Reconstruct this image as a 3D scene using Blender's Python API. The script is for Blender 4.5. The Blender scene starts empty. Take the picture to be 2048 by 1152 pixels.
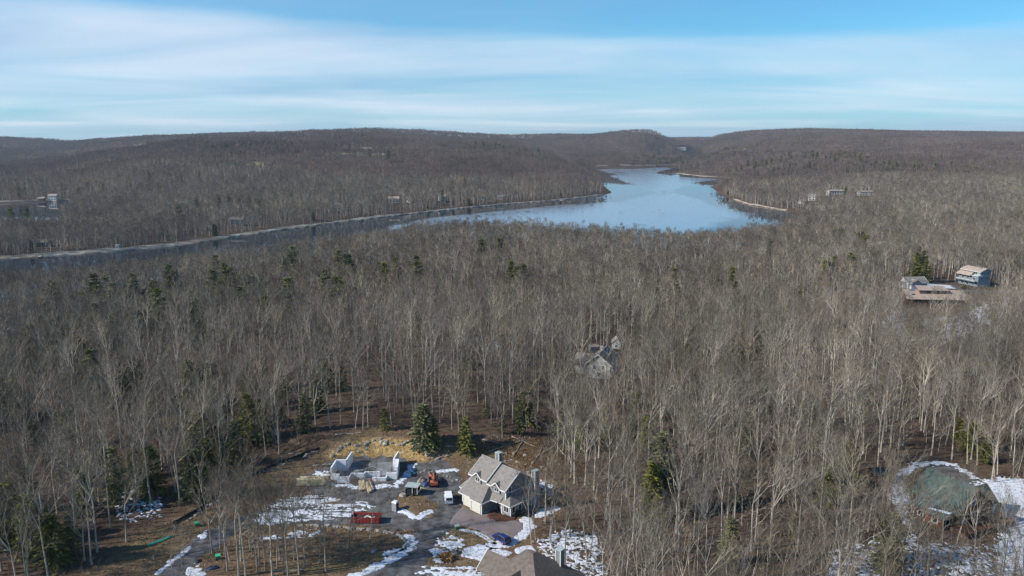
import bpy, math, random
import numpy as np
from mathutils import Vector, Matrix

# ------------------------------------------------------------------ camera, sky, sun, exposure
sc = bpy.context.scene
col = sc.collection
F = 1577.0                      # focal length in pixels of the 2048 px wide photograph
CZ = 85.0                       # flying height above the building site
PITCH = math.atan(306 / F)
cp, sp = math.cos(PITCH), math.sin(PITCH)
cam_d = bpy.data.cameras.new('camera')
cam_d.sensor_width = 36.0
cam_d.lens = F / 2048 * 36.0
cam_d.clip_start = 1.0
cam_d.clip_end = 40000.0
cam = bpy.data.objects.new('camera', cam_d)
cam.location = (0, 0, CZ)
cam.rotation_euler = (math.radians(90) - PITCH, 0, 0)
col.objects.link(cam)
sc.camera = cam

SUN_AZ, SUN_EL = -104.0, 33.0    # degrees clockwise from straight ahead (+Y), and height
saz, sel = math.radians(SUN_AZ), math.radians(SUN_EL)
sun_dir = Vector((math.sin(saz) * math.cos(sel), math.cos(saz) * math.cos(sel), math.sin(sel)))

world = bpy.data.worlds.new('World')
sc.world = world
world.use_nodes = True
wt = world.node_tree
for n in list(wt.nodes):
    wt.nodes.remove(n)
def wn(t, **kw):
    n = wt.nodes.new(t)
    for k, v in kw.items():
        setattr(n, k, v)
    return n
def wl(a, b):
    wt.links.new(a, b)
def wmath(op, a, b=None, clamp=False):
    n = wn('ShaderNodeMath', operation=op, use_clamp=clamp)
    for i, v in enumerate((a, b)):
        if v is None:
            continue
        if isinstance(v, (int, float)):
            n.inputs[i].default_value = v
        else:
            wl(v, n.inputs[i])
    return n.outputs[0]
def wramp(src, stops):
    n = wn('ShaderNodeValToRGB')
    el = n.color_ramp.elements
    while len(el) < len(stops):
        el.new(0.5)
    for e, (p, c) in zip(el, stops):
        e.position = p
        e.color = c if isinstance(c, tuple) else (c, c, c, 1)
    wl(src, n.inputs[0])
    return n.outputs[0]
sky = wn('ShaderNodeTexSky', sky_type='NISHITA', sun_disc=False)
sky.sun_elevation = sel
sky.sun_rotation = saz
sky.altitude = 300
sky.air_density = 1.0
sky.dust_density = 0.15
sky.ozone_density = 2.0
skyc = wn('ShaderNodeMix', data_type='RGBA', blend_type='MULTIPLY')
skyc.inputs[0].default_value = 1.0
wl(sky.outputs[0], skyc.inputs[6])
skyc.inputs[7].default_value = (0.36, 0.86, 1.12, 1)
geo = wn('ShaderNodeTexCoord')
sep = wn('ShaderNodeSeparateXYZ')
wl(geo.outputs['Generated'], sep.inputs[0])
zc = wmath('MAXIMUM', sep.outputs[2], 0.0)
den = wmath('ADD', zc, 0.055)
pu = wmath('DIVIDE', sep.outputs[0], den)
pv = wmath('DIVIDE', sep.outputs[1], den)
comb = wn('ShaderNodeCombineXYZ')
wl(pu, comb.inputs[0]); wl(pv, comb.inputs[1])
def wnoise(sx, sy, off, scale, detail, rough, dist=0.0):
    m = wn('ShaderNodeMapping')
    m.inputs['Scale'].default_value = (sx, sy, 1)
    m.inputs['Location'].default_value = (off, off * 0.7, off)
    wl(comb.outputs[0], m.inputs[0])
    n = wn('ShaderNodeTexNoise')
    n.inputs['Scale'].default_value = scale
    n.inputs['Detail'].default_value = detail
    n.inputs['Roughness'].default_value = rough
    n.inputs['Distortion'].default_value = dist
    wl(m.outputs[0], n.inputs['Vector'])
    return n.outputs[0]
n1 = wnoise(0.42, 0.50, 3.1, 0.33, 6, 0.5, 0.4)      # broad veil of high cloud
n2 = wnoise(0.32, 0.50, 8.7, 0.75, 5, 0.48, 0.6)        # wisps inside it
veil = wramp(n1, [(0.38, 0.0), (0.62, 1.0)])
wisp = wramp(n2, [(0.36, 0.0), (0.72, 1.0)])
edge = wmath('ADD', zc, wmath('MULTIPLY', wmath('SUBTRACT', 0.5, n1), 0.10))
low = wramp(edge, [(0.0, 0.72), (0.03, 0.82), (0.090, 0.92), (0.112, 0.70), (0.130, 0.10), (0.30, 0.03)])
cov = wmath('MULTIPLY', wmath('ADD', wmath('MULTIPLY', veil, 0.60), wmath('MULTIPLY', wisp, 0.55)), 1.0)
cov = wmath('ADD', wmath('MULTIPLY', cov, wmath('ADD', wmath('MULTIPLY', low, 0.55), 0.10)), wmath('MULTIPLY', low, 0.55))
cov = wmath('MINIMUM', cov, 0.93)
cloudc = wramp(n2, [(0.32, (3.2, 4.6, 6.6, 1)), (0.50, (4.5, 5.8, 7.3, 1)), (0.70, (6.2, 7.1, 8.1, 1))])
mix = wn('ShaderNodeMix', data_type='RGBA')
wl(cov, mix.inputs[0]); wl(skyc.outputs[2], mix.inputs[6]); wl(cloudc, mix.inputs[7])
bg = wn('ShaderNodeBackground')
bg.inputs[1].default_value = 0.088
wl(mix.outputs[2], bg.inputs[0])
wo = wn('ShaderNodeOutputWorld')
wl(bg.outputs[0], wo.inputs[0])

sd_ = bpy.data.lights.new('sun', 'SUN')
sd_.energy = 4.2
sd_.angle = math.radians(0.6)
sd_.color = (1.0, 0.95, 0.88)
sun = bpy.data.objects.new('sun', sd_)
sun.rotation_euler = (-sun_dir).to_track_quat('-Z', 'Y').to_euler()
sun.location = (-300, 0, 300)
col.objects.link(sun)

sc.view_settings.view_transform = 'Standard'
sc.view_settings.look = 'None'
sc.view_settings.exposure = 0.50
sc.view_settings.gamma = 1.0
sc.cycles.use_denoising = True
sc.cycles.denoising_prefilter = 'NONE'
sc.cycles.max_bounces = 5
sc.cycles.diffuse_bounces = 2
sc.cycles.glossy_bounces = 2
sc.cycles.transmission_bounces = 2
sc.cycles.volume_bounces = 0
sc.cycles.transparent_max_bounces = 4
sc.cycles.caustics_reflective = False
sc.cycles.caustics_refractive = False

# ------------------------------------------------------------------ helpers
rng = random.Random(7)
def ss(a, b, x):
    t = np.clip((np.asarray(x, float) - a) / (b - a), 0, 1)
    return t * t * (3 - 2 * t)
def hash2(i, j, s):
    v = np.sin(i * 127.1 + j * 311.7 + s * 74.7) * 43758.5453
    return v - np.floor(v)
def vnoise(x, y, s=0):
    x = np.asarray(x, float); y = np.asarray(y, float)
    i, j = np.floor(x), np.floor(y)
    fx, fy = x - i, y - j
    fx = fx * fx * (3 - 2 * fx); fy = fy * fy * (3 - 2 * fy)
    a = hash2(i, j, s); b = hash2(i + 1, j, s); c = hash2(i, j + 1, s); d = hash2(i + 1, j + 1, s)
    return a + (b - a) * fx + (c - a) * fy + (a - b - c + d) * fx * fy
def fbm(x, y, s=0, o=4):
    r, a, t = 0, 0.5, 0
    for k in range(o):
        r = r + a * vnoise(np.asarray(x) * 2 ** k, np.asarray(y) * 2 ** k, s + k * 13)
        t += a; a *= 0.5
    return r / t
def ray(px, py):
    v = (576 - py) / F
    return np.array(((px - 1024) / F, cp + v * sp, -sp + v * cp))
def P(px, py, z=0.0):                       # ground point seen at a pixel of the photograph, at height z
    d = ray(px, py)
    t = (z - CZ) / d[2]
    return (d[0] * t, d[1] * t)
def z_at(row, Y):
    d = ray(1024, row)
    return CZ + Y * d[2] / d[1]
def poly_sd(x, y, poly):                    # signed distance, negative inside
    x = np.asarray(x, float); y = np.asarray(y, float)
    best = np.full(x.shape, 1e18); ins = np.zeros(x.shape, bool)
    n = len(poly)
    for k in range(n):
        x0, y0 = poly[k]; x1, y1 = poly[(k + 1) % n]
        dx, dy = x1 - x0, y1 - y0
        t = np.clip(((x - x0) * dx + (y - y0) * dy) / (dx * dx + dy * dy + 1e-12), 0, 1)
        best = np.minimum(best, (x - x0 - t * dx) ** 2 + (y - y0 - t * dy) ** 2)
        if y0 != y1:
            cr = ((y0 > y) != (y1 > y)) & (x < (x1 - x0) * (y - y0) / (y1 - y0) + x0)
            ins ^= cr
    d = np.sqrt(best)
    return np.where(ins, -d, d)
def line_sd(x, y, pts):
    x = np.asarray(x, float); y = np.asarray(y, float)
    best = np.full(x.shape, 1e18)
    for (x0, y0), (x1, y1) in zip(pts[:-1], pts[1:]):
        dx, dy = x1 - x0, y1 - y0
        t = np.clip(((x - x0) * dx + (y - y0) * dy) / (dx * dx + dy * dy + 1e-12), 0, 1)
        best = np.minimum(best, (x - x0 - t * dx) ** 2 + (y - y0 - t * dy) ** 2)
    return np.sqrt(best)
def PP(pts, z=0.0):
    return [P(a, b, z) for a, b in pts]

# ------------------------------------------------------------------ lie of the land
LZ = -15.0
far_shore = PP([(-160, 527), (0, 518), (170, 508), (350, 493), (480, 472), (640, 450), (760, 435), (900, 420),
                (1000, 410), (1100, 402), (1160, 396), (1208, 389)], LZ)
lake_poly = far_shore + [(176, 1400), (180, 1520), (190, 1750), (170, 2100), (190, 2380)] + \
    PP([(1190, 336), (1270, 335), (1352, 332)], LZ) + [(545, 2400), (470, 2230)] + \
    PP([(1350, 346), (1400, 351.5), (1478, 356)], LZ) + [(560, 1800), (440, 1690), (392, 1560), (368, 1420), (352, 1320)] + \
    PP([(1467, 400), (1500, 411), (1570, 421)], LZ) + [(385, 1000), (330, 905), (270, 780), (190, 690), (110, 690),
    (30, 745), (-40, 770), (-95, 752), (-150, 678), (-206, 596), (-252, 533), (-312, 468), (-392, 420), (-520, 375), (-640, 360), (-700, 420), (-560, 560)]
pond_poly = [(-1100, 1190)] + PP([(-40, 407.5), (60, 405), (140, 403)], LZ) + [(-650, 1170), (-590, 1060), (-540, 935), (-492, 868), (-505, 838), (-620, 832), (-800, 840), (-1100, 880)]
reach_poly = PP([(1362, 322), (1382, 316), (1404, 314), (1396, 321), (1380, 325)], LZ)
waters = [lake_poly, pond_poly, reach_poly]

RID = np.array([(-900, 277, 5500), (-300, 277, 5500), (0, 278, 5500), (70, 279, 5500), (130, 286, 4600), (200, 280, 3800), (300, 273.5, 3500), (400, 269, 3300), (500, 265, 3300),
       (620, 262, 3300), (720, 257, 3300), (820, 259, 3300), (950, 267, 3300), (1010, 270, 3500), (1100, 268, 4300), (1180, 269, 4300),
       (1240, 265.5, 4200), (1290, 268, 4300), (1335, 272, 7000), (1425, 271, 7000), (1455, 267, 5000), (1520, 261, 4000), (1600, 258, 4000),
       (1700, 260, 4000), (1800, 262.5, 4000), (2048, 264.5, 4000), (2900, 266, 4000)], float)
RU = (RID[:, 0] - 1024) / F * cp
RZ = np.array([z_at(r, y) - 15 for _, r, y in RID])
BANK = [(-70, 203), (-58, 200), (-49, 198), (-44, 197.5), (-30, 197), (-22, 197), (-14, 198), (0, 199), (20, 199), (45, 198)]
BX = np.array([b[0] for b in BANK]); BY = np.array([b[1] for b in BANK])
def height(x, y):
    x = np.asarray(x, float); y = np.asarray(y, float)
    Y = np.maximum(y, 1.0)
    u = np.clip(x / Y, -1.2, 1.2)
    yr = np.interp(u, RU, RID[:, 2]); zr = np.interp(u, RU, RZ)
    y0 = np.interp(u, [-0.7, -0.35, 0.0, 0.25, 0.45, 0.7], [680, 720, 1050, 1300, 900, 800])
    near = np.interp(Y, [0, 230, 300, 420, 560, 800, 1000], [0, 0, -0.5, -4, -8.5, -11.5, -11.5])
    near = near + 3.0 * np.exp(-(((u - 0.52) / 0.16) ** 2)) * ss(260, 420, Y) * (1 - ss(900, 1500, Y))
    t = np.clip((Y - y0) / (yr - y0), 0, 1.6)
    tt = np.minimum(t, 1)
    g = 0.55 * tt + 0.45 * tt * tt * (3 - 2 * tt)
    far = (zr + 11.5) * g
    far = far - ss(1.0, 1.3, t) * 60
    roll = (fbm(x / 620 + 5, y / 620, 3, 4) - 0.5) * 125 * np.clip(4 * tt * (1 - tt), 0, 1) * ss(0, 0.25, tt)
    z = near + far + roll * (1 - 0.6 * ss(0.8, 1.0, tt))
    z = z + (fbm(x / 60, y / 60, 9, 3) - 0.5) * 3.0 * ss(225, 320, Y)
    # cut bank behind the building site
    by = np.interp(x, BX, BY)
    f = ss(-95, -50, x) * (1 - ss(-6, 30, x)) * (1 - ss(260, 380, Y))
    z = z + 3.6 * ss(0, 7.0, y - by) * f
    # low grass mound on the site
    z = z + 0.9 * np.exp(-(((x + 22.5) / 4.2) ** 2 + ((y - 169.5) / 4.0) ** 2))
    # shores
    near_w = (y > 330)
    if np.any(near_w):
        sd = np.full(x.shape, 1e9)
        for w in waters:
            sd = np.where(near_w, np.minimum(sd, poly_sd(x, y, w)), sd)
        k = ss(0, 90, sd)
        zs = -14.4 + np.clip(sd, 0, 12) * 0.12
        zl = np.where(sd < 0, LZ + np.maximum(sd * 0.15, -4) + 0.2 * 0, zs + (np.maximum(z, -12.5) - zs) * k)
        z = np.where(near_w, zl, z)
    return z
def H(x, y):
    return float(height(np.array([x]), np.array([y]))[0])
def G(px, py):                               # where the sight line through a pixel meets the ground
    d = ray(px, py)
    ts = np.concatenate([np.arange(90, 400, 1.0), np.arange(400, 1500, 4.0), np.arange(1500, 9000, 12.0)]) / d[1]
    X, Yv, Zv = d[0] * ts, d[1] * ts, CZ + d[2] * ts
    dz = Zv - height(X, Yv)
    i = int(np.argmax(dz < 0)) if np.any(dz < 0) else len(ts) - 1
    if i > 0:
        w = dz[i - 1] / (dz[i - 1] - dz[i] + 1e-9)
        t = ts[i - 1] + (ts[i] - ts[i - 1]) * w
    else:
        t = ts[0]
    return (d[0] * t, d[1] * t)
def GG(pts):
    return [G(a, b) for a, b in pts]

# ------------------------------------------------------------------ materials
def mat(name, base, rough=0.85, var=0.25, scale=3.0, second=None, bump=0.0, metallic=0.0, rand=0.0, spec=0.3, coords='Object', stops=None, detail=5, stand=False):
    m = bpy.data.materials.new(name)
    m.use_nodes = True
    nt = m.node_tree
    b = nt.nodes['Principled BSDF']
    b.inputs['Roughness'].default_value = rough
    b.inputs['Metallic'].default_value = metallic
    b.inputs['Specular IOR Level'].default_value = spec
    tc = nt.nodes.new('ShaderNodeTexCoord')
    no = nt.nodes.new('ShaderNodeTexNoise')
    no.inputs['Scale'].default_value = scale
    no.inputs['Detail'].default_value = detail
    nt.links.new(tc.outputs[coords], no.inputs['Vector'])
    r = nt.nodes.new('ShaderNodeValToRGB')
    if second is None:
        lo = tuple(c * (1 - var) for c in base); hi = tuple(min(1, c * (1 + var)) for c in base)
    else:
        lo, hi = base, second
    e = r.color_ramp.elements
    a, bb = stops or (0.3, 0.7)
    e[0].position, e[1].position = a, bb
    e[0].color = (*lo, 1); e[1].color = (*hi, 1)
    nt.links.new(no.outputs[0], r.inputs[0])
    out = r.outputs[0]
    if rand:
        oi = nt.nodes.new('ShaderNodeObjectInfo')
        hs = nt.nodes.new('ShaderNodeHueSaturation')
        mr = nt.nodes.new('ShaderNodeMapRange')
        mr.inputs[3].default_value = 1 - rand; mr.inputs[4].default_value = 1 + rand
        nt.links.new(oi.outputs['Random'], mr.inputs[0])
        nt.links.new(mr.outputs[0], hs.inputs['Value'])
        mr2 = nt.nodes.new('ShaderNodeMapRange')
        mu = nt.nodes.new('ShaderNodeMath'); mu.operation = 'MULTIPLY'; mu.inputs[1].default_value = 7.31
        fr = nt.nodes.new('ShaderNodeMath'); fr.operation = 'FRACT'
        nt.links.new(oi.outputs['Random'], mu.inputs[0]); nt.links.new(mu.outputs[0], fr.inputs[0])
        nt.links.new(fr.outputs[0], mr2.inputs[0])
        mr2.inputs[3].default_value = 0.75; mr2.inputs[4].default_value = 1.25
        nt.links.new(mr2.outputs[0], hs.inputs['Saturation'])
        nt.links.new(out, hs.inputs['Color'])
        out = hs.outputs[0]
        if stand:                                   # whole stands of one kind of tree share a tone
            sn = nt.nodes.new('ShaderNodeTexNoise'); sn.inputs['Scale'].default_value = 0.014 if stand is True else stand; sn.inputs['Detail'].default_value = 3
            nt.links.new(oi.outputs['Location'], sn.inputs['Vector'])
            sr = nt.nodes.new('ShaderNodeValToRGB')
            sr.color_ramp.elements[0].position = 0.34; sr.color_ramp.elements[0].color = (0.68, 0.65, 0.64, 1)
            sr.color_ramp.elements[1].position = 0.66; sr.color_ramp.elements[1].color = (1.12, 1.08, 1.02, 1)
            nt.links.new(sn.outputs[0], sr.inputs[0])
            mx = nt.nodes.new('ShaderNodeMix'); mx.data_type = 'RGBA'; mx.blend_type = 'MULTIPLY'; mx.inputs[0].default_value = 1
            nt.links.new(out, mx.inputs[6]); nt.links.new(sr.outputs[0], mx.inputs[7])
            out = mx.outputs[2]
    nt.links.new(out, b.inputs['Base Color'])
    if bump:
        bp = nt.nodes.new('ShaderNodeBump')
        bp.inputs['Strength'].default_value = bump
        bp.inputs['Distance'].default_value = 0.1
        nt.links.new(no.outputs[0], bp.inputs['Height'])
        nt.links.new(bp.outputs[0], b.inputs['Normal'])
    return m
M = {}
M['bark'] = mat('bark', (0.30, 0.275, 0.228), 0.95, second=(0.52, 0.485, 0.415), scale=1.3, rand=0.32, stand=True)
M['twig'] = mat('twig', (0.158, 0.132, 0.100), 0.95, second=(0.257, 0.220, 0.170), scale=0.35, rand=0.32, stand=True)
M['far_twig'] = mat('far_twig', (0.162, 0.130, 0.112), 0.95, second=(0.226, 0.184, 0.160), scale=0.05, rand=0.16, stand=0.0055)
M['needle'] = mat('needle', (0.085, 0.095, 0.028), 0.8, second=(0.21, 0.205, 0.065), scale=0.8, rand=0.25)
M['brush_twig'] = mat('brush_twig', (0.135, 0.100, 0.082), 0.95, second=(0.22, 0.170, 0.140), scale=0.5, rand=0.3, stand=True)
M['pine_needle'] = mat('pine_needle', (0.15, 0.155, 0.045), 0.85, second=(0.28, 0.27, 0.09), scale=0.8, rand=0.2)
M['conifer_bark'] = mat('conifer_bark', (0.10, 0.075, 0.055), 0.95, scale=2)
M['sand'] = mat('shore_sand', (0.16, 0.125, 0.095), 0.95, second=(0.42, 0.36, 0.285), scale=0.05)
M['gravel'] = mat('gravel', (0.046, 0.040, 0.035), 0.95, second=(0.150, 0.150, 0.153), scale=0.45, bump=0.8, stops=(0.34, 0.68), detail=14)
M['asphalt'] = mat('asphalt', (0.15, 0.125, 0.12), 0.9, second=(0.225, 0.185, 0.175), scale=0.3, bump=0.2, detail=9)
M['snow'] = mat('snow', (0.26, 0.25, 0.25), 0.85, second=(0.64, 0.67, 0.72), scale=1.3, bump=0.5, stops=(0.30, 0.50), detail=12)
M['roof_grey'] = mat('roof_shingle_grey', (0.17, 0.155, 0.14), 0.95, second=(0.27, 0.245, 0.22), scale=1.6, bump=0.25, detail=9)
M['roof_brown'] = mat('roof_shingle_brown', (0.115, 0.092, 0.075), 0.95, second=(0.185, 0.155, 0.128), scale=1.4, bump=0.25, detail=9)
M['roof_tan'] = mat('roof_shingle_tan', (0.30, 0.235, 0.185), 0.95, second=(0.42, 0.34, 0.28), scale=1.1, bump=0.25, detail=9)
M['roof_green'] = mat('roof_shingle_green', (0.046, 0.068, 0.060), 0.95, second=(0.082, 0.108, 0.098), scale=0.9, bump=0.25, detail=9)
M['siding'] = mat('siding_grey', (0.205, 0.212, 0.212), 0.85, var=0.08, scale=2)
M['trim'] = mat('white_trim', (0.66, 0.65, 0.62), 0.7, var=0.05, scale=2)
M['garage_door'] = mat('cream_door', (0.60, 0.57, 0.50), 0.7, var=0.05, scale=1)
M['glass'] = mat('window_glass', (0.02, 0.024, 0.028), 0.08, var=0.2, scale=1, spec=0.6)
M['icf'] = mat('white_foam_wall', (0.82, 0.82, 0.82), 0.8, second=(0.88, 0.88, 0.88), scale=0.6)
M['slab'] = mat('concrete_slab', (0.12, 0.13, 0.135), 0.9, second=(0.25, 0.27, 0.285), scale=0.35, detail=8)
M['lumber'] = mat('fresh_lumber', (0.58, 0.46, 0.24), 0.8, second=(0.74, 0.62, 0.38), scale=1.2)
M['plywood'] = mat('weathered_plywood', (0.40, 0.32, 0.19), 0.85, second=(0.55, 0.46, 0.29), scale=1.0)
M['red'] = mat('red_steel', (0.24, 0.028, 0.026), 0.7, second=(0.34, 0.05, 0.04), scale=1.5)
M['orange'] = mat('orange_steel', (0.42, 0.10, 0.05), 0.6, second=(0.52, 0.18, 0.11), scale=1.5)
M['black'] = mat('black_rubber', (0.018, 0.018, 0.02), 0.8, var=0.3, scale=2)
M['dark'] = mat('dark_steel', (0.035, 0.036, 0.04), 0.6, var=0.3, scale=2)
M['grey'] = mat('grey_plastic', (0.30, 0.31, 0.33), 0.6, var=0.1, scale=2)
M['pale_roof'] = mat('pale_green_lid', (0.30, 0.36, 0.35), 0.7, second=(0.42, 0.47, 0.46), scale=1)
M['white_paint'] = mat('white_paint', (0.78, 0.79, 0.80), 0.35, var=0.04, scale=1, spec=0.5)
M['blue_paint'] = mat('blue_paint', (0.012, 0.022, 0.11), 0.25, var=0.15, scale=1, spec=0.6)
M['blue_tarp'] = mat('blue_tarp', (0.03, 0.07, 0.20), 0.6, var=0.3, scale=1)
M['chrome'] = mat('wheel_metal', (0.45, 0.45, 0.46), 0.35, var=0.1, metallic=0.7, scale=3)
M['lamp_red'] = mat('red_lens', (0.35, 0.01, 0.01), 0.3, var=0.1)
M['lamp_white'] = mat('clear_lens', (0.7, 0.7, 0.68), 0.2, var=0.1)
M['mulch'] = mat('mulch', (0.055, 0.022, 0.015), 0.95, second=(0.12, 0.05, 0.035), scale=2.5, bump=0.5)
M['stone'] = mat('field_stone', (0.24, 0.215, 0.185), 0.95, second=(0.42, 0.385, 0.335), scale=0.8, rand=0.25)
M['dead_wood'] = mat('dead_wood', (0.26, 0.22, 0.17), 0.95, second=(0.42, 0.37, 0.30), scale=1.5, rand=0.2)
M['log_wall'] = mat('log_wall', (0.085, 0.042, 0.024), 0.85, second=(0.16, 0.080, 0.045), scale=1.2)
M['red_cedar'] = mat('orange_cedar', (0.28, 0.10, 0.035), 0.85, second=(0.36, 0.14, 0.05), scale=1.2)
M['teal'] = mat('teal_siding', (0.26, 0.36, 0.37), 0.85, var=0.08, scale=1)
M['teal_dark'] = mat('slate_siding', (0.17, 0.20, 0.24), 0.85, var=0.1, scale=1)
M['brown_wall'] = mat('brown_siding', (0.13, 0.070, 0.052), 0.85, var=0.15, scale=1)
M['cream_wall'] = mat('cream_siding', (0.62, 0.58, 0.50), 0.85, var=0.1, scale=0.5)
M['grey_wall'] = mat('pale_grey_siding', (0.42, 0.43, 0.42), 0.85, var=0.1, scale=0.5)
M['green_hull'] = mat('green_hull', (0.05, 0.40, 0.20), 0.4, second=(0.08, 0.50, 0.28), scale=1)
M['green_box'] = mat('green_box', (0.05, 0.16, 0.07), 0.5, second=(0.09, 0.24, 0.11), scale=2)
M['navy'] = mat('navy_tarp', (0.012, 0.016, 0.05), 0.6, second=(0.03, 0.04, 0.09), scale=2)
M['fabric'] = mat('silt_fabric', (0.02, 0.019, 0.018), 0.9, var=0.3, scale=1)
M['shrub'] = mat('shrub_leaf', (0.06, 0.06, 0.025), 0.9, second=(0.16, 0.11, 0.05), scale=2, rand=0.2)
M['dry_brush'] = mat('dry_brush', (0.16, 0.10, 0.055), 0.95, second=(0.30, 0.21, 0.12), scale=1.0, rand=0.3)

# ------------------------------------------------------------------ mesh collector
class MB:
    def __init__(s):
        s.v = []; s.f = []; s.m = []; s.mi = 0
    def face(s, pts):
        k = len(s.v); s.v += [tuple(p) for p in pts]; s.f.append(tuple(range(k, k + len(pts)))); s.m.append(s.mi)
        return s
    def box(s, x0, x1, y0, y1, z0, z1, M4=None):
        k = len(s.v)
        c = [(x0, y0, z0), (x1, y0, z0), (x1, y1, z0), (x0, y1, z0), (x0, y0, z1), (x1, y0, z1), (x1, y1, z1), (x0, y1, z1)]
        if M4 is not None:
            c = [tuple(M4 @ Vector(p)) for p in c]
        s.v += c
        for q in ((3, 2, 1, 0), (4, 5, 6, 7), (0, 1, 5, 4), (1, 2, 6, 5), (2, 3, 7, 6), (3, 0, 4, 7)):
            s.f.append(tuple(k + i for i in q)); s.m.append(s.mi)
        return s
    def slab(s, pts, th):                     # a plate: polygon and the same polygon th lower
        k = len(s.v); n = len(pts)
        s.v += [tuple(p) for p in pts] + [(p[0], p[1], p[2] - th) for p in pts]
        s.f.append(tuple(range(k, k + n))); s.m.append(s.mi)
        s.f.append(tuple(range(k + 2 * n - 1, k + n - 1, -1))); s.m.append(s.mi)
        for i in range(n):
            j = (i + 1) % n
            s.f.append((k + j, k + i, k + n + i, k + n + j)); s.m.append(s.mi)
        return s
    def prism(s, pts, z0, z1):
        return s.slab([(p[0], p[1], z1) for p in pts], z1 - z0)
    def tube(s, p0, p1, r0, r1, n=5, cap=False):
        p0 = Vector(p0); p1 = Vector(p1)
        d = (p1 - p0)
        if d.length < 1e-6:
            return s
        d.normalize()
        a = d.orthogonal().normalized(); b = d.cross(a)
        k = len(s.v)
        for (c, r) in ((p0, r0), (p1, r1)):
            for i in range(n):
                t = 2 * math.pi * i / n
                s.v.append(tuple(c + a * (r * math.cos(t)) + b * (r * math.sin(t))))
        for i in range(n):
            j = (i + 1) % n
            s.f.append((k + i, k + j, k + n + j, k + n + i)); s.m.append(s.mi)
        if cap:
            s.f.append(tuple(k + i for i in range(n))[::-1]); s.m.append(s.mi)
            s.f.append(tuple(k + n + i for i in range(n))); s.m.append(s.mi)
        return s
    def sliver(s, p, d, L, w, side):
        k = len(s.v)
        h = side * (w * 0.5)
        s.v += [tuple(p - h), tuple(p + h), tuple(p + d * L)]
        s.f.append((k, k + 1, k + 2)); s.m.append(s.mi)
    def mesh(s, name, mats, smooth=False):
        me = bpy.data.meshes.new(name)
        me.from_pydata(s.v, [], s.f)
        for m in (mats if isinstance(mats, (list, tuple)) else [mats]):
            me.materials.append(m)
        if isinstance(mats, (list, tuple)) and len(mats) > 1:
            me.polygons.foreach_set('material_index', s.m)
        if smooth:
            me.polygons.foreach_set('use_smooth', [True] * len(s.f))
        me.update()
        return me
    def build(s, name, mats, parent=None, smooth=False):
        o = bpy.data.objects.new(name, s.mesh(name, mats, smooth))
        col.objects.link(o)
        if parent is not None:
            o.parent = parent
        return o
def tag(o, label=None, cat=None, group=None, kind=None):
    if label: o['label'] = label
    if cat: o['category'] = cat
    if group: o['group'] = group
    if kind: o['kind'] = kind
    return o
def empty(name, loc, rz=0.0):
    o = bpy.data.objects.new(name, None)
    o.empty_display_size = 0.5
    o.location = loc; o.rotation_euler = (0, 0, rz)
    col.objects.link(o)
    return o

# ------------------------------------------------------------------ ground sheet
clear_poly = [(-150, 60), (-110, 125)] + GG([(150, 1175), (232, 1098), (330, 1040), (450, 975), (560, 925), (640, 893), (700, 865), (770, 850), (830, 868), (880, 885), (960, 893),
                 (1060, 890), (1110, 905), (1135, 960), (1125, 1020), (1075, 1045), (1072, 1075), (1090, 1100), (1120, 1130), (1140, 1180)]) + [(14, 120), (10, 60)]
ochre_poly = GG([(640, 912), (690, 888), (760, 872), (810, 880), (870, 900), (890, 918), (845, 926), (800, 920), (740, 914), (680, 920)])
brush_poly = GG([(960, 900), (1000, 880), (1090, 880), (1160, 900), (1150, 960), (1100, 955), (1060, 940), (1000, 910)])
log_poly = GG([(1780, 1000), (1800, 945), (1850, 920), (1900, 918), (1960, 945), (2060, 990), (2090, 1100), (2060, 1170), (2000, 1150), (1990, 1075), (1930, 1095), (1850, 1090), (1800, 1050)])
east_poly = GG([(1825, 575), (1830, 560), (1915, 565), (1990, 578), (2060, 575), (2060, 590), (1975, 600), (1965, 640), (1920, 645), (1930, 612), (1815, 612), (1808, 585)])
def zones(x, y):
    j = (fbm(x / 6, y / 6, 21, 3) - 0.5) * 5
    cl = 1 - ss(-2, 3, poly_sd(x, y, clear_poly) + j)
    oc = 1 - ss(-1.5, 1.5, poly_sd(x, y, ochre_poly) + j * 0.6)
    return cl, oc
field_polys = []
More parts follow.
